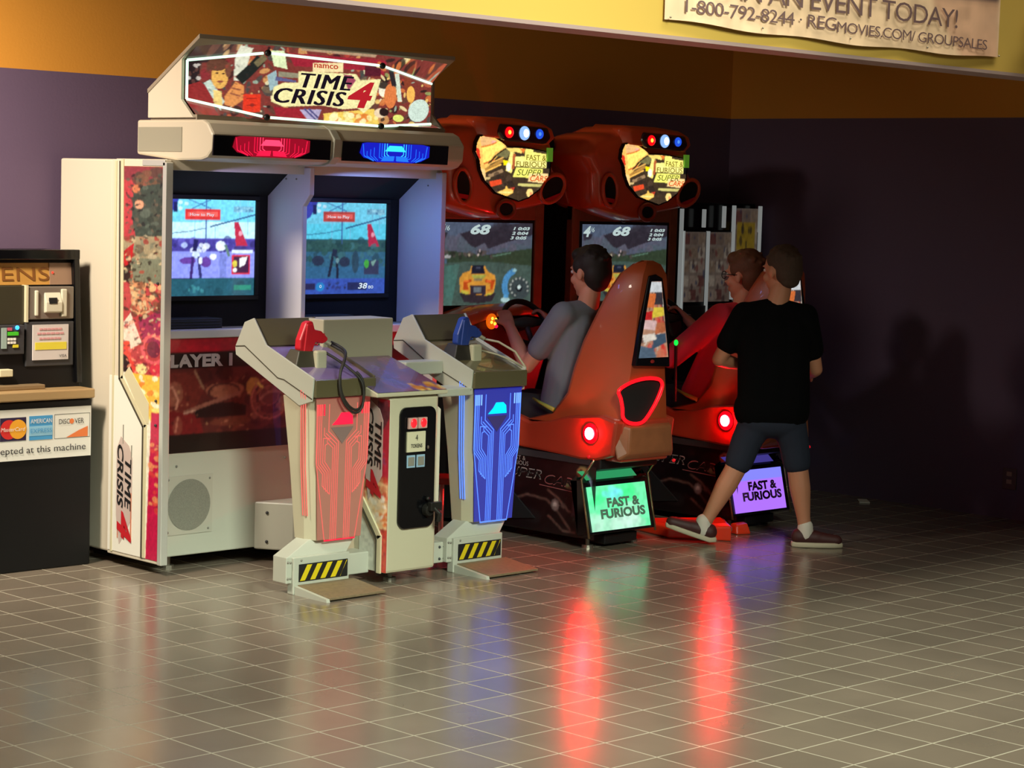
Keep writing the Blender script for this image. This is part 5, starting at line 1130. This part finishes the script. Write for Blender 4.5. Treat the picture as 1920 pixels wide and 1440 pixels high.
MB().prism([(6.668, 0.328), (6.655, 0.318), (6.70, 0.355), (6.715, 0.352)], 'x', x0 + 0.02, x1 - 0.08).build('top_glow', glow('top_green', (60, 190, 120), 0.6), lb)
for xx in (x0 - 0.006, x1 + 0.002):
    MB().tube([(xx, 6.585, 0.42), (xx, 6.64, 0.35), (xx, 6.660, 0.325), (xx, 6.655, 0.30), (xx, 6.60, 0.06)], 0.0055, 8).build('chrome_rod', mat('rod_brass', (170, 160, 120), 0.25, 0.9), lb, smooth=True)
for x, y_ in ((-0.15, 6.70), (0.15, 6.70), (-0.15, 7.5), (0.15, 7.5)): foot(kt_, K(x), y_, 0.05)
MB().box(K(-0.10), K(0.12), 6.64, 6.78, 0.015, 0.06).build('base_step', BLACK, kt_, bevel=0.005)

def copy_tree(o, parent=None):
    c = o.copy(); C.objects.link(c); c.parent = parent
    for ch in list(o.children): copy_tree(ch, c)
    return c
kt2 = copy_tree(kt_); kt2.location.x += 1.01
kt2['label'] = 'orange sit-down racing arcade machine with red-shirted player in its seat, nearest the dark corner'
_root_loc[kt2.name] = (KC, 7.1, 0)
MB().ball((K(-0.27), 6.985, 0.896), (0.010, 0.012, 0.015), 0).build('green_lamp', glow('lamp_green', (10, 230, 70), 1.3), kt2, smooth=True)
MB().tube([(K(-0.265), 6.99, 0.885), (K(-0.22), 7.02, 0.60)], 0.008, 8).build('lever_stalk', BLACK, kt2)
# the second machine's light panel glows violet
def find(o, n):
    for c in o.children_recursive:
        if c.name.split('.')[0] == n: return c
p2 = find(kt2, 'lit_panel'); p2.data = p2.data.copy()
rgb = np.tile(np.append(lin((170, 110, 250)), 1), (len(p2.data.vertices), 1)); zz = np.array([v.co.z for v in p2.data.vertices]); rgb[zz > 0.24] = np.append(lin((130, 130, 255)), 1)
p2.data.color_attributes['art'].data.foreach_set('color', rgb.ravel().astype(np.float32))
t2 = find(kt2, 'top_glow'); t2.data = t2.data.copy(); t2.data.materials[0] = glow('top_violet', (80, 70, 170), 0.6)
find(kt2, 'tail_lamp').location.y += 0.05
l2 = find(kt2, 'panel_lettering'); l2.data = l2.data.copy(); l2.data.materials[0] = mat('panel_ink_violet', (90, 50, 110), 0.5)

# ------------------------------------------------------------------ vending kiosk in the corner behind the racing machines
kk = thing('vending_kiosk', 'dark card vending kiosk with chrome strips and picture panels in the back corner', 'vending machine', (9.17, 7.85, 0))
MB().box(8.84, 9.53, 7.74, 8.01, 0.0, 1.43).build('cabinet', BLACK, kk, bevel=0.006)
MB().box(8.84, 9.53, 7.78, 8.01, 1.43, 1.585).build('top_box', BLACKG, kk, bevel=0.006)
cols = [(140, 124, 112), (112, 96, 86), (160, 148, 134), (96, 60, 56), (126, 108, 92)]
for x0_, x1_, z0_, z1_ in ((8.865, 9.055, 1.04, 1.425), (9.085, 9.275, 1.04, 1.425), (9.30, 9.50, 1.04, 1.56)):
    cv = Canvas(44, 70, (122, 108, 98), None)
    for i in range(3):
        for j in range(5):
            c_ = cols[(i * 3 + j * 2) % 5]
            cv.poly([(i / 3 + 0.02, j / 5 + 0.02), ((i + 1) / 3 - 0.02, j / 5 + 0.02), ((i + 1) / 3 - 0.02, (j + 1) / 5 - 0.02), (i / 3 + 0.02, (j + 1) / 5 - 0.02)], c_, raw=True)
    cv.blobs(26, 0, 0, 1, 1, [(70, 50, 50), (150, 136, 120), (56, 60, 84), (110, 60, 56)], 0.03, 0.08, 0.8)
    if x0_ > 9.2: cv.poly([(0.1, 0.55), (0.9, 0.55), (0.9, 0.85), (0.1, 0.85)], (150, 124, 40), raw=True); cv.blobs(8, 0.2, 0.58, 0.8, 0.8, [(60, 50, 40)], 0.04, 0.08)
    cv.build('picture_panel', flat((x0_, 7.737, z0_), (x1_, 7.737, z0_), (x0_, 7.737, z1_)), PARTM, kk)
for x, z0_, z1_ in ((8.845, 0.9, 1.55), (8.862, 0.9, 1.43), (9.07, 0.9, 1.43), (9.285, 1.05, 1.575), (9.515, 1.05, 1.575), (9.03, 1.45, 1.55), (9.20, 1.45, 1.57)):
    MB().box(x - 0.006, x + 0.006, 7.722, 7.745, z0_, z1_).build('chrome_strip', mat('strip_chrome_glow', (200, 206, 204), 0.3, 0.3, emit=0.28), kk, bevel=0.002)  # faint emission stands in for light reflected by the chrome
MB().box(8.87, 9.27, 7.728, 7.742, 0.86, 1.02).build('coin_panel', DKGREY, kk, bevel=0.004)

# red-topped stool half hidden between the pedestal and the blue pod
stl = thing('bar_stool', 'small red-topped stool with chrome leg behind the blue pod', 'stool', (6.43, 6.98, 0))
MB().cyl((6.43, 6.98, 0.315), (6.43, 6.98, 0.345), 0.085, 0.085, 24).build('seat', mat('stool_red', (150, 44, 32), 0.4), stl, bevel=0.006, smooth=True)
MB().cyl((6.43, 6.98, 0.0), (6.43, 6.98, 0.32), 0.011, n=12).build('leg', CHROME, stl, smooth=True)
MB().cyl((6.43, 6.98, 0.0), (6.43, 6.98, 0.014), 0.08, 0.07, 20).build('foot_plate', DKGREY, stl)

# orange moulded foot block on the floor in front of the second racing machine
ob_ = thing('moulded_block', 'low glossy orange-red moulded block on the floor behind the walking boy', 'block', (7.86, 6.62, 0))
OR2 = mat('step_orange', (236, 62, 28), 0.25, coat=0.6)
mb = MB(); mb.loft([[(7.66, 6.98, 0), (7.90, 6.56, 0), (7.78, 6.42, 0), (7.60, 6.66, 0)], [(7.66, 6.98, 0.045), (7.90, 6.56, 0.075), (7.78, 6.42, 0.07), (7.60, 6.66, 0.05)], [(7.68, 6.94, 0.055), (7.88, 6.58, 0.088), (7.79, 6.46, 0.082), (7.63, 6.68, 0.06)]])
mb.build('shell', OR2, ob_, bevel=0.008)
MB().cyl((7.835, 6.480, 0.045), (7.845, 6.488, 0.045), 0.014, n=12).build('bolt', STEEL, ob_)
MB().loft([[(7.97, 6.60, 0.0), (8.06, 6.56, 0.0), (8.03, 6.50, 0.0), (7.95, 6.53, 0.0)], [(7.98, 6.595, 0.05), (8.05, 6.565, 0.055), (8.02, 6.52, 0.055), (7.965, 6.545, 0.045)]]).build('shell_foot', OR2, ob_, bevel=0.01)

# ------------------------------------------------------------------ people
SKIN = mat('skin', (206, 140, 112), 0.55); 
def cone(mb, p0, r0, p1, r1, n=14):
    p0, p1 = Vector(p0), Vector(p1); d = p1 - p0; L = d.length; t = d / L
    N = 7; path = []; rr = []
    for k in range(5):
        a = math.pi / 2 * (1 - k / 4); path.append(p0 - t * r0 * math.sin(a)); rr.append(max(r0 * math.cos(a), r0 * 0.04))
    for k in range(1, 5):
        path.append(p0 + d * k / 5); rr.append(r0 + (r1 - r0) * k / 5)
    for k in range(5):
        a = math.pi / 2 * k / 4; path.append(p1 + t * r1 * math.sin(a)); rr.append(max(r1 * math.cos(a), r1 * 0.04))
    mb.tube(path, rr, n)
def limb(mb, pts):
    for (a, ra), (b, rb) in zip(pts, pts[1:]): cone(mb, a, ra, b, rb)
def rotm(fwd, upv=(0, 0, 1)):
    """local x = right, y = forward, z = up"""
    f = Vector(fwd).normalized(); u = Vector(upv); r = f.cross(u).normalized(); u = r.cross(f)
    return Matrix((r, f, u)).transposed()
def head(mb, c, M_, s=1.0):
    c = Vector(c); P = lambda x, y, z: c + M_ @ (Vector((x, y, z)) * s)
    mb.ball(P(0, -0.008, 0.022), (0.072 * s, 0.088 * s, 0.085 * s), 0, 20, 14, M_)
    mb.ball(P(0, 0.022, -0.035), (0.055 * s, 0.058 * s, 0.072 * s), 0, 18, 12, M_)
    mb.ball(P(0, 0.052, -0.088), (0.024 * s, 0.020 * s, 0.018 * s), 0, 12, 8, M_)          # chin
    mb.loft([[P(-0.007, 0.074, 0.012), P(0.007, 0.074, 0.012), P(0.006, 0.066, 0.018), P(-0.006, 0.066, 0.018)],
             [P(-0.015, 0.072, -0.030), P(0.015, 0.072, -0.030), P(0.014, 0.06, -0.035), P(-0.014, 0.06, -0.035)]])
    mb.ball(P(0, 0.090, -0.028), (0.011 * s, 0.014 * s, 0.010 * s), 0, 10, 8, M_)           # nose
    mb.ball(P(0, 0.077, -0.058), (0.020 * s, 0.009 * s, 0.006 * s), 0, 10, 6, M_)           # lips
    mb.ball(P(0, 0.076, -0.066), (0.016 * s, 0.009 * s, 0.006 * s), 0, 10, 6, M_)
    for q in (-1, 1):
        mb.ball(P(q * 0.030, 0.072, 0.022), (0.020 * s, 0.010 * s, 0.006 * s), 0, 10, 6, M_)    # brow
        mb.ball(P(q * 0.074, -0.006, -0.008), (0.008 * s, 0.017 * s, 0.028 * s), 0, 10, 8, M_)  # ear
        mb.ball(P(q * 0.040, 0.05, -0.030), (0.020 * s, 0.022 * s, 0.022 * s), 0, 10, 8, M_)    # cheek
def eyes(parent, c, M_, s=1.0):
    c = Vector(c); P = lambda x, y, z: c + M_ @ (Vector((x, y, z)) * s)
    for q in (-1, 1):
        e = MB().ball(P(q * 0.028, 0.072, 0.004), (0.012 * s, 0.009 * s, 0.009 * s), 0, 10, 8, M_).build('eye', mat('eye_white', (220, 214, 206), 0.2), parent, smooth=True)
        MB().ball(P(q * 0.028, 0.080, 0.004), (0.005 * s, 0.003 * s, 0.005 * s), 0, 8, 6, M_).build('iris', mat('iris_brown', (50, 32, 22), 0.2), e)
def hand(mb, wrist, palm_dir, back_n, side, curl=0.9, s=1.0):
    """palm, four unequal curled fingers and a thumb leaving the side of the palm; side=+1 thumb towards (palm_dir x back_n)"""
    w = Vector(wrist); d = Vector(palm_dir).normalized(); n = Vector(back_n); n = (n - d * n.dot(d)).normalized(); r = d.cross(n) * side
    for k in range(4):
        o = r * (0.024 - 0.016 * k) * s; a = w + o * 0.7; b = w + d * 0.062 * s + o
        cone(mb, a, 0.0135 * s, b, 0.011 * s, 8)
        L = (0.028, 0.032, 0.030, 0.024)[k] * s; ang = 0.0; p = b; q = [p]
        for j, f_ in enumerate((0.35, 0.9, 1.0)):
            ang += curl * f_; v = d * math.cos(ang) - n * math.sin(ang); p = p + v * L * (1, 0.75, 0.6)[j]; q.append(p)
        rr = (0.0095, 0.0088, 0.008, 0.007)
        for j in range(3): cone(mb, q[j], rr[j] * s, q[j + 1], rr[j + 1] * s, 8)
    t0 = w + d * 0.018 * s + r * 0.026 * s; t1 = t0 + (d * 0.7 + r * 0.65 - n * 0.25).normalized() * 0.030 * s; t2 = t1 + (d * 0.85 + r * 0.1 - n * 0.6).normalized() * 0.026 * s
    cone(mb, t0, 0.012 * s, t1, 0.0098 * s, 8); cone(mb, t1, 0.0098 * s, t2, 0.008 * s, 8)
def hair_cap(c, M_, s, name, m, parent, full=1.0, fringe=0.03):
    c = Vector(c); P = lambda x, y, z: c + M_ @ (Vector((x, y, z)) * s); mb = MB()
    mb.ball(P(0, -0.018, 0.038), (0.078 * s, 0.090 * s, 0.082 * s), 0, 22, 16, M_)
    mb.ball(P(0, -0.045, 0.000), (0.072 * s, 0.062 * s, 0.080 * s * full), 0, 18, 12, M_)
    mb.ball(P(0, -0.052, -0.045), (0.052 * s, 0.040 * s, 0.040 * s * full), 0, 16, 10, M_)
    if fringe:
        mb.ball(P(0, 0.045, 0.080), (0.058 * s, 0.034 * s, fringe * s), 0, 14, 10, M_)
        for q in (-1, 1): mb.ball(P(q * 0.066, 0.012, 0.030), (0.014 * s, 0.030 * s, 0.034 * s), 0, 12, 8, M_)
    rn = random.Random(5)
    for _ in range(60):
        a, b = rn.uniform(0, 2 * math.pi), rn.uniform(0.1, 1.35)
        v = Vector((math.cos(a) * math.sin(b) * 0.076, math.sin(a) * math.sin(b) * 0.086 - 0.018, math.cos(b) * 0.080 + 0.04))
        mb.ball(P(*v), (0.010 * s, 0.016 * s, 0.007 * s), 0, 8, 6, M_)
    return mb.build(name, m, parent, remesh=0.006 * s, sm_it=3)

# --- seated players (frame: x to their right, y forward to the screen)
def seated(X, lab, shirt, shirt_name, hair_m, long_sleeve, headz, glasses, s=1.0, hy=6.905, yaw=0.0, grp=None):
    p = thing('person', lab, 'person', (X, 6.95, 0.42), grp)
    hc = Vector((X, hy - 0.02, headz)); HM = rotm((-0.05 + yaw, 1, -0.05)); nk = hc + Vector((0, -0.010, -0.085 * s))
    sh = headz - 0.186 * s; shw = 0.130 * s
    pel = Vector((X, 7.0, 0.585)); chest = Vector((X, hy + 0.01, sh - 0.075))
    eL, eR = Vector((X - 0.195, 7.085, 0.805)), Vector((X + 0.185, 7.09, 0.83))
    wL, wR = Vector((X - 0.145, 7.262, 0.985)), Vector((X + 0.130, 7.255, 0.985))
    sL, sR = Vector((X - shw, hy + 0.005, sh)), Vector((X + shw, hy + 0.005, sh))
    mb = MB(); head(mb, hc, HM, s)
    cone(mb, nk, 0.046 * s, Vector((X, hy - 0.010, sh + 0.02)), 0.052 * s)
    cone(mb, chest + Vector((-0.05, 0, 0)), 0.085 * s, pel + Vector((-0.045, 0, 0.05)), 0.085 * s); cone(mb, chest + Vector((0.05, 0, 0)), 0.085 * s, pel + Vector((0.045, 0, 0.05)), 0.085 * s)
    for S_, E_, W_, q in ((sL, eL, wL, -1), (sR, eR, wR, 1)):
        limb(mb, [(S_, 0.046 * s), (S_.lerp(E_, 0.5), 0.039 * s), (E_, 0.034 * s)])
        limb(mb, [(E_, 0.034 * s), (E_.lerp(W_, 0.35), 0.034 * s), (W_, 0.023 * s)])
        hand(mb, W_, (0.15 * q * -1, 0.55, 0.62), (q * 0.55, -0.72, 0.42), -1 if q < 0 else 1, 0.8, 0.92 * s)
    for q in (-1, 1):
        hip = pel + Vector((q * 0.07, 0.02, 0)); kn = Vector((X + q * 0.105, 7.36, 0.60)); an = Vector((X + q * 0.09, 7.50, 0.24))
        limb(mb, [(hip, 0.075 * s), (kn, 0.052 * s), (an, 0.035 * s)]); cone(mb, an, 0.034 * s, an + Vector((0, 0.10, -0.035)), 0.026 * s)
    mb.build('body', SKIN, p, remesh=0.0055, sm_it=4)
    eyes(p, hc, HM, s)
    mb = MB()
    for q in (-1, 1):
        cone(mb, chest + Vector((0.055 * q, 0, 0.01)), 0.094 * s, pel + Vector((0.048 * q, -0.005, 0.03)), 0.098 * s, 18)
        S_, E_, W_ = (sL, eL, wL) if q < 0 else (sR, eR, wR)
        k = 0.96 if long_sleeve else 0.66
        limb(mb, [(S_ + Vector((0, 0, 0.0)), 0.062 * s), (S_.lerp(E_, 0.3), 0.058 * s), (S_.lerp(E_, k), 0.053 * s)])
        cone(mb, Vector((X, hy - 0.008, sh + 0.012)), 0.058 * s, S_ + Vector((0, 0, 0.0)), 0.058 * s)
    cone(mb, chest + Vector((0, 0.01, 0)), 0.10 * s, pel + Vector((0, 0.01, 0.06)), 0.10 * s, 18)
    mb.ball((X, 7.0, 0.565), (0.155 * s, 0.115 * s, 0.05), 0, 18, 10)
    mb.build(shirt_name, shirt, p, remesh=0.007, sm_it=6)
    mb = MB()
    for q in (-1, 1):
        hip = pel + Vector((q * 0.07, 0.0, -0.01)); kn = Vector((X + q * 0.105, 7.35, 0.60))
        limb(mb, [(hip, 0.088 * s), (kn, 0.064 * s)])
    mb.ball((X, 6.98, 0.575), (0.15 * s, 0.11 * s, 0.075), 0, 18, 10)
    mb.build('shorts', mat('shorts_black', (20, 20, 24), 0.8), p, remesh=0.008, sm_it=5)
    for q in (-1, 1):
        an = Vector((X + q * 0.09, 7.50, 0.20)); mb = MB(); cone(mb, an + Vector((0, -0.02, 0.0)), 0.040, an + Vector((0, 0.12, -0.03)), 0.034); mb.build('shoe', mat('shoe_dark', (40, 34, 34), 0.6), p, remesh=0.006, sm_it=3)
    hair_cap(hc, HM, s, 'hair', hair_m, p, 1.0, 0.032)
    if glasses:
        P = lambda x, y, z: hc + HM @ (Vector((x, y, z)) * s); g_ = None; mb = MB()
        for q in (-1, 1):
            mb.tube([P(q * 0.030 + 0.022 * math.cos(a), 0.090, 0.004 + 0.017 * math.sin(a)) for a in [2 * math.pi * k / 16 for k in range(16)]], 0.0022, 6, closed=True)
            mb.tube([P(q * 0.052, 0.090, 0.008), P(q * 0.076, 0.06, 0.008), P(q * 0.080, -0.005, 0.004)], 0.0022, 6)
        mb.tube([P(-0.008, 0.092, 0.008), P(0.008, 0.092, 0.008)], 0.0022, 6)
        mb.build('glasses', BLACK, p)
    return p
HAIRD = mat('hair_dark_brown', (30, 20, 16), 0.7, noise=0.4, nscale=120)
HAIRB = mat('hair_brown', (112, 68, 44), 0.7, noise=0.4, nscale=120)
HAIRS = mat('hair_cropped', (74, 54, 40), 0.8, noise=0.4, nscale=160)
seated(KC, 'dark-haired boy in grey short-sleeved shirt seated at the nearer racing machine, hands on wheel', mat('shirt_grey', (112, 116, 124), 0.85), 'shirt', HAIRD, False, 1.250, False, 1.06, 6.905)
seated(KC + 1.0, 'brown-haired player in red shirt and glasses seated at the far racing machine', mat('shirt_red', (222, 48, 74), 0.8), 'shirt', HAIRB, True, 1.236, True, 1.08, 6.80, -0.15)

# --- boy standing and walking past (frame: x along the picture's right, y away)
st = thing('person', 'boy in black t-shirt and dark shorts walking past the far racing machine, seen from behind', 'person', (7.80, 6.27, 0))
RX, FW = Vector((0.7137, -0.7004, 0)), Vector((0.7004, 0.7137, 0))
def Q(x, y, z): return Vector((7.80, 6.27, 0)) + RX * x + FW * y + Vector((0, 0, z))
HMs = rotm(FW * 0.75 - RX * 0.62 + Vector((0, 0, -0.05)))
hc = Q(0.058, 0.02, 1.285)
shL, shR = Q(-0.108, 0, 1.078), Q(0.172, 0.0, 1.078)
elL, wrL = Q(-0.215, 0.03, 0.865), Q(-0.085, 0.16, 0.83)
elR, wrR = Q(0.238, 0.05, 0.83), Q(0.215, 0.21, 0.79)
hipL, hipR = Q(-0.030, 0, 0.64), Q(0.115, 0, 0.64)
knL, knR = Q(-0.108, 0.03, 0.375), Q(0.168, 0.02, 0.38)
anL, anR = Q(-0.262, 0.0, 0.085), Q(0.215, 0.0, 0.075)
def arms(mb, s=1.0):
    for a, b, c, q in ((shL, elL, wrL, -1), (shR, elR, wrR, 1)):
        limb(mb, [(a, 0.047), (a.lerp(b, 0.5), 0.041), (b, 0.034)]); limb(mb, [(b, 0.034), (b.lerp(c, 0.35), 0.034), (c, 0.022)])
        d = (c - b).normalized(); hand(mb, c, d, Vector((0, 0, 1)) if q > 0 else Vector((0, 0, 1)), q, 0.5, 0.9)
mb = MB(); head(mb, hc, HMs, 1.03)
cone(mb, hc + Vector((0, 0, -0.08)) - FW * 0.015, 0.048, Q(0.035, -0.005, 1.11), 0.056)
for x in (-0.035, 0.095): cone(mb, Q(x, 0, 0.98), 0.088, Q(x * 0.9 + 0.01, 0, 0.70), 0.085)
arms(mb)
for a, b, c in ((hipL, knL, anL), (hipR, knR, anR)):
    limb(mb, [(a, 0.080), (b, 0.052)]); limb(mb, [(b, 0.050), (b.lerp(c, 0.35), 0.050), (b.lerp(c, 0.8), 0.032), (c, 0.031)])
for c, q, dz_ in ((anL, -1, -0.012), (anR, 1, -0.045)): cone(mb, c + Vector((0, 0, -0.015)), 0.028, c + RX * q * 0.07 + Vector((0, 0, dz_)), 0.020)
mb.build('body', mat('skin_warm', (190, 128, 96), 0.55), st, remesh=0.0055, sm_it=4)
eyes(st, hc, HMs, 1.03)
hair_cap(hc, HMs, 1.0, 'hair', HAIRS, st, 0.9, 0.0)
mb = MB()
for x in (-0.045, 0.105): cone(mb, Q(x, 0, 1.0), 0.092, Q(x * 0.95 + 0.015, 0, 0.665), 0.098, 18)
cone(mb, Q(0.03, 0.0, 1.0), 0.105, Q(0.04, 0, 0.67), 0.10, 18)
for a, b in ((shL, elL), (shR, elR)):
    cone(mb, Q(0.035, -0.005, 1.105), 0.060, a, 0.056); limb(mb, [(a, 0.062), (a.lerp(b, 0.40), 0.060), (a.lerp(b, 0.62), 0.058)])
cone(mb, Q(-0.035, 0, 0.64), 0.108, Q(0.105, 0, 0.64), 0.108, 20)
mb.build('shirt', mat('shirt_black', (6, 6, 7), 0.95, spec=0.1), st, remesh=0.007, sm_it=5)
mb = MB()
for a, b, q in ((hipL, knL, -1), (hipR, knR, 1)):
    limb(mb, [(a - Vector((0, 0, 0.05)), 0.084), (a.lerp(b, 0.6), 0.072), (a.lerp(b, 0.93), 0.067)])
cone(mb, Q(-0.03, 0, 0.60), 0.095, Q(0.10, 0, 0.60), 0.095, 20)
mb.build('shorts', mat('shorts_slate', (44, 48, 60), 0.9, spec=0.1), st, remesh=0.008, sm_it=4)
SOCK = mat('sock_white', (214, 204, 190), 0.8)
for c, q, lift in ((anL, -1, 0.0), (anR, 1, 0.0)):
    mb = MB(); cone(mb, c + Vector((0, 0, 0.02)), 0.037, c + Vector((0, 0, -0.02)), 0.040); mb.build('sock', SOCK, st, remesh=0.005, sm_it=2)
    d = RX * q; toe_up = 0.055 if q < 0 else 0.0
    A = c + Vector((0, 0, -0.052)) - d * 0.028; B = A + d * 0.175 + Vector((0, 0, toe_up))
    mb = MB(); cone(mb, A + Vector((0, 0, 0.024)), 0.038, A + d * 0.08 + Vector((0, 0, 0.020 + toe_up * 0.45)), 0.036); cone(mb, A + d * 0.08 + Vector((0, 0, 0.018 + toe_up * 0.45)), 0.034, B + Vector((0, 0, 0.010)), 0.028)
    cone(mb, A + Vector((0, 0, 0.03)), 0.036, c + Vector((0, 0, -0.018)), 0.038)
    sh_ = mb.build('shoe', mat('shoe_brown', (66, 26, 24), 0.6), st, remesh=0.005, sm_it=3)
    mb = MB(); perp = FW
    rings = []
    for k, (t, w) in enumerate(((-0.035, 0.020), (0.0, 0.036), (0.09, 0.040), (0.16, 0.034), (0.205, 0.014))):
        z = -0.018 + toe_up * max(t, 0) / 0.175; base = c + Vector((0, 0, -0.052)) - d * 0.028
        rings.append([base + d * t + perp * w + Vector((0, 0, z - 0.004)), base + d * t - perp * w + Vector((0, 0, z - 0.004)), base + d * t - perp * w + Vector((0, 0, z + 0.020)), base + d * t + perp * w + Vector((0, 0, z + 0.020))])
    mb.loft(rings).build('sole', mat('sole_white', (196, 184, 156), 0.6), sh_, bevel=0.006, smooth=True)
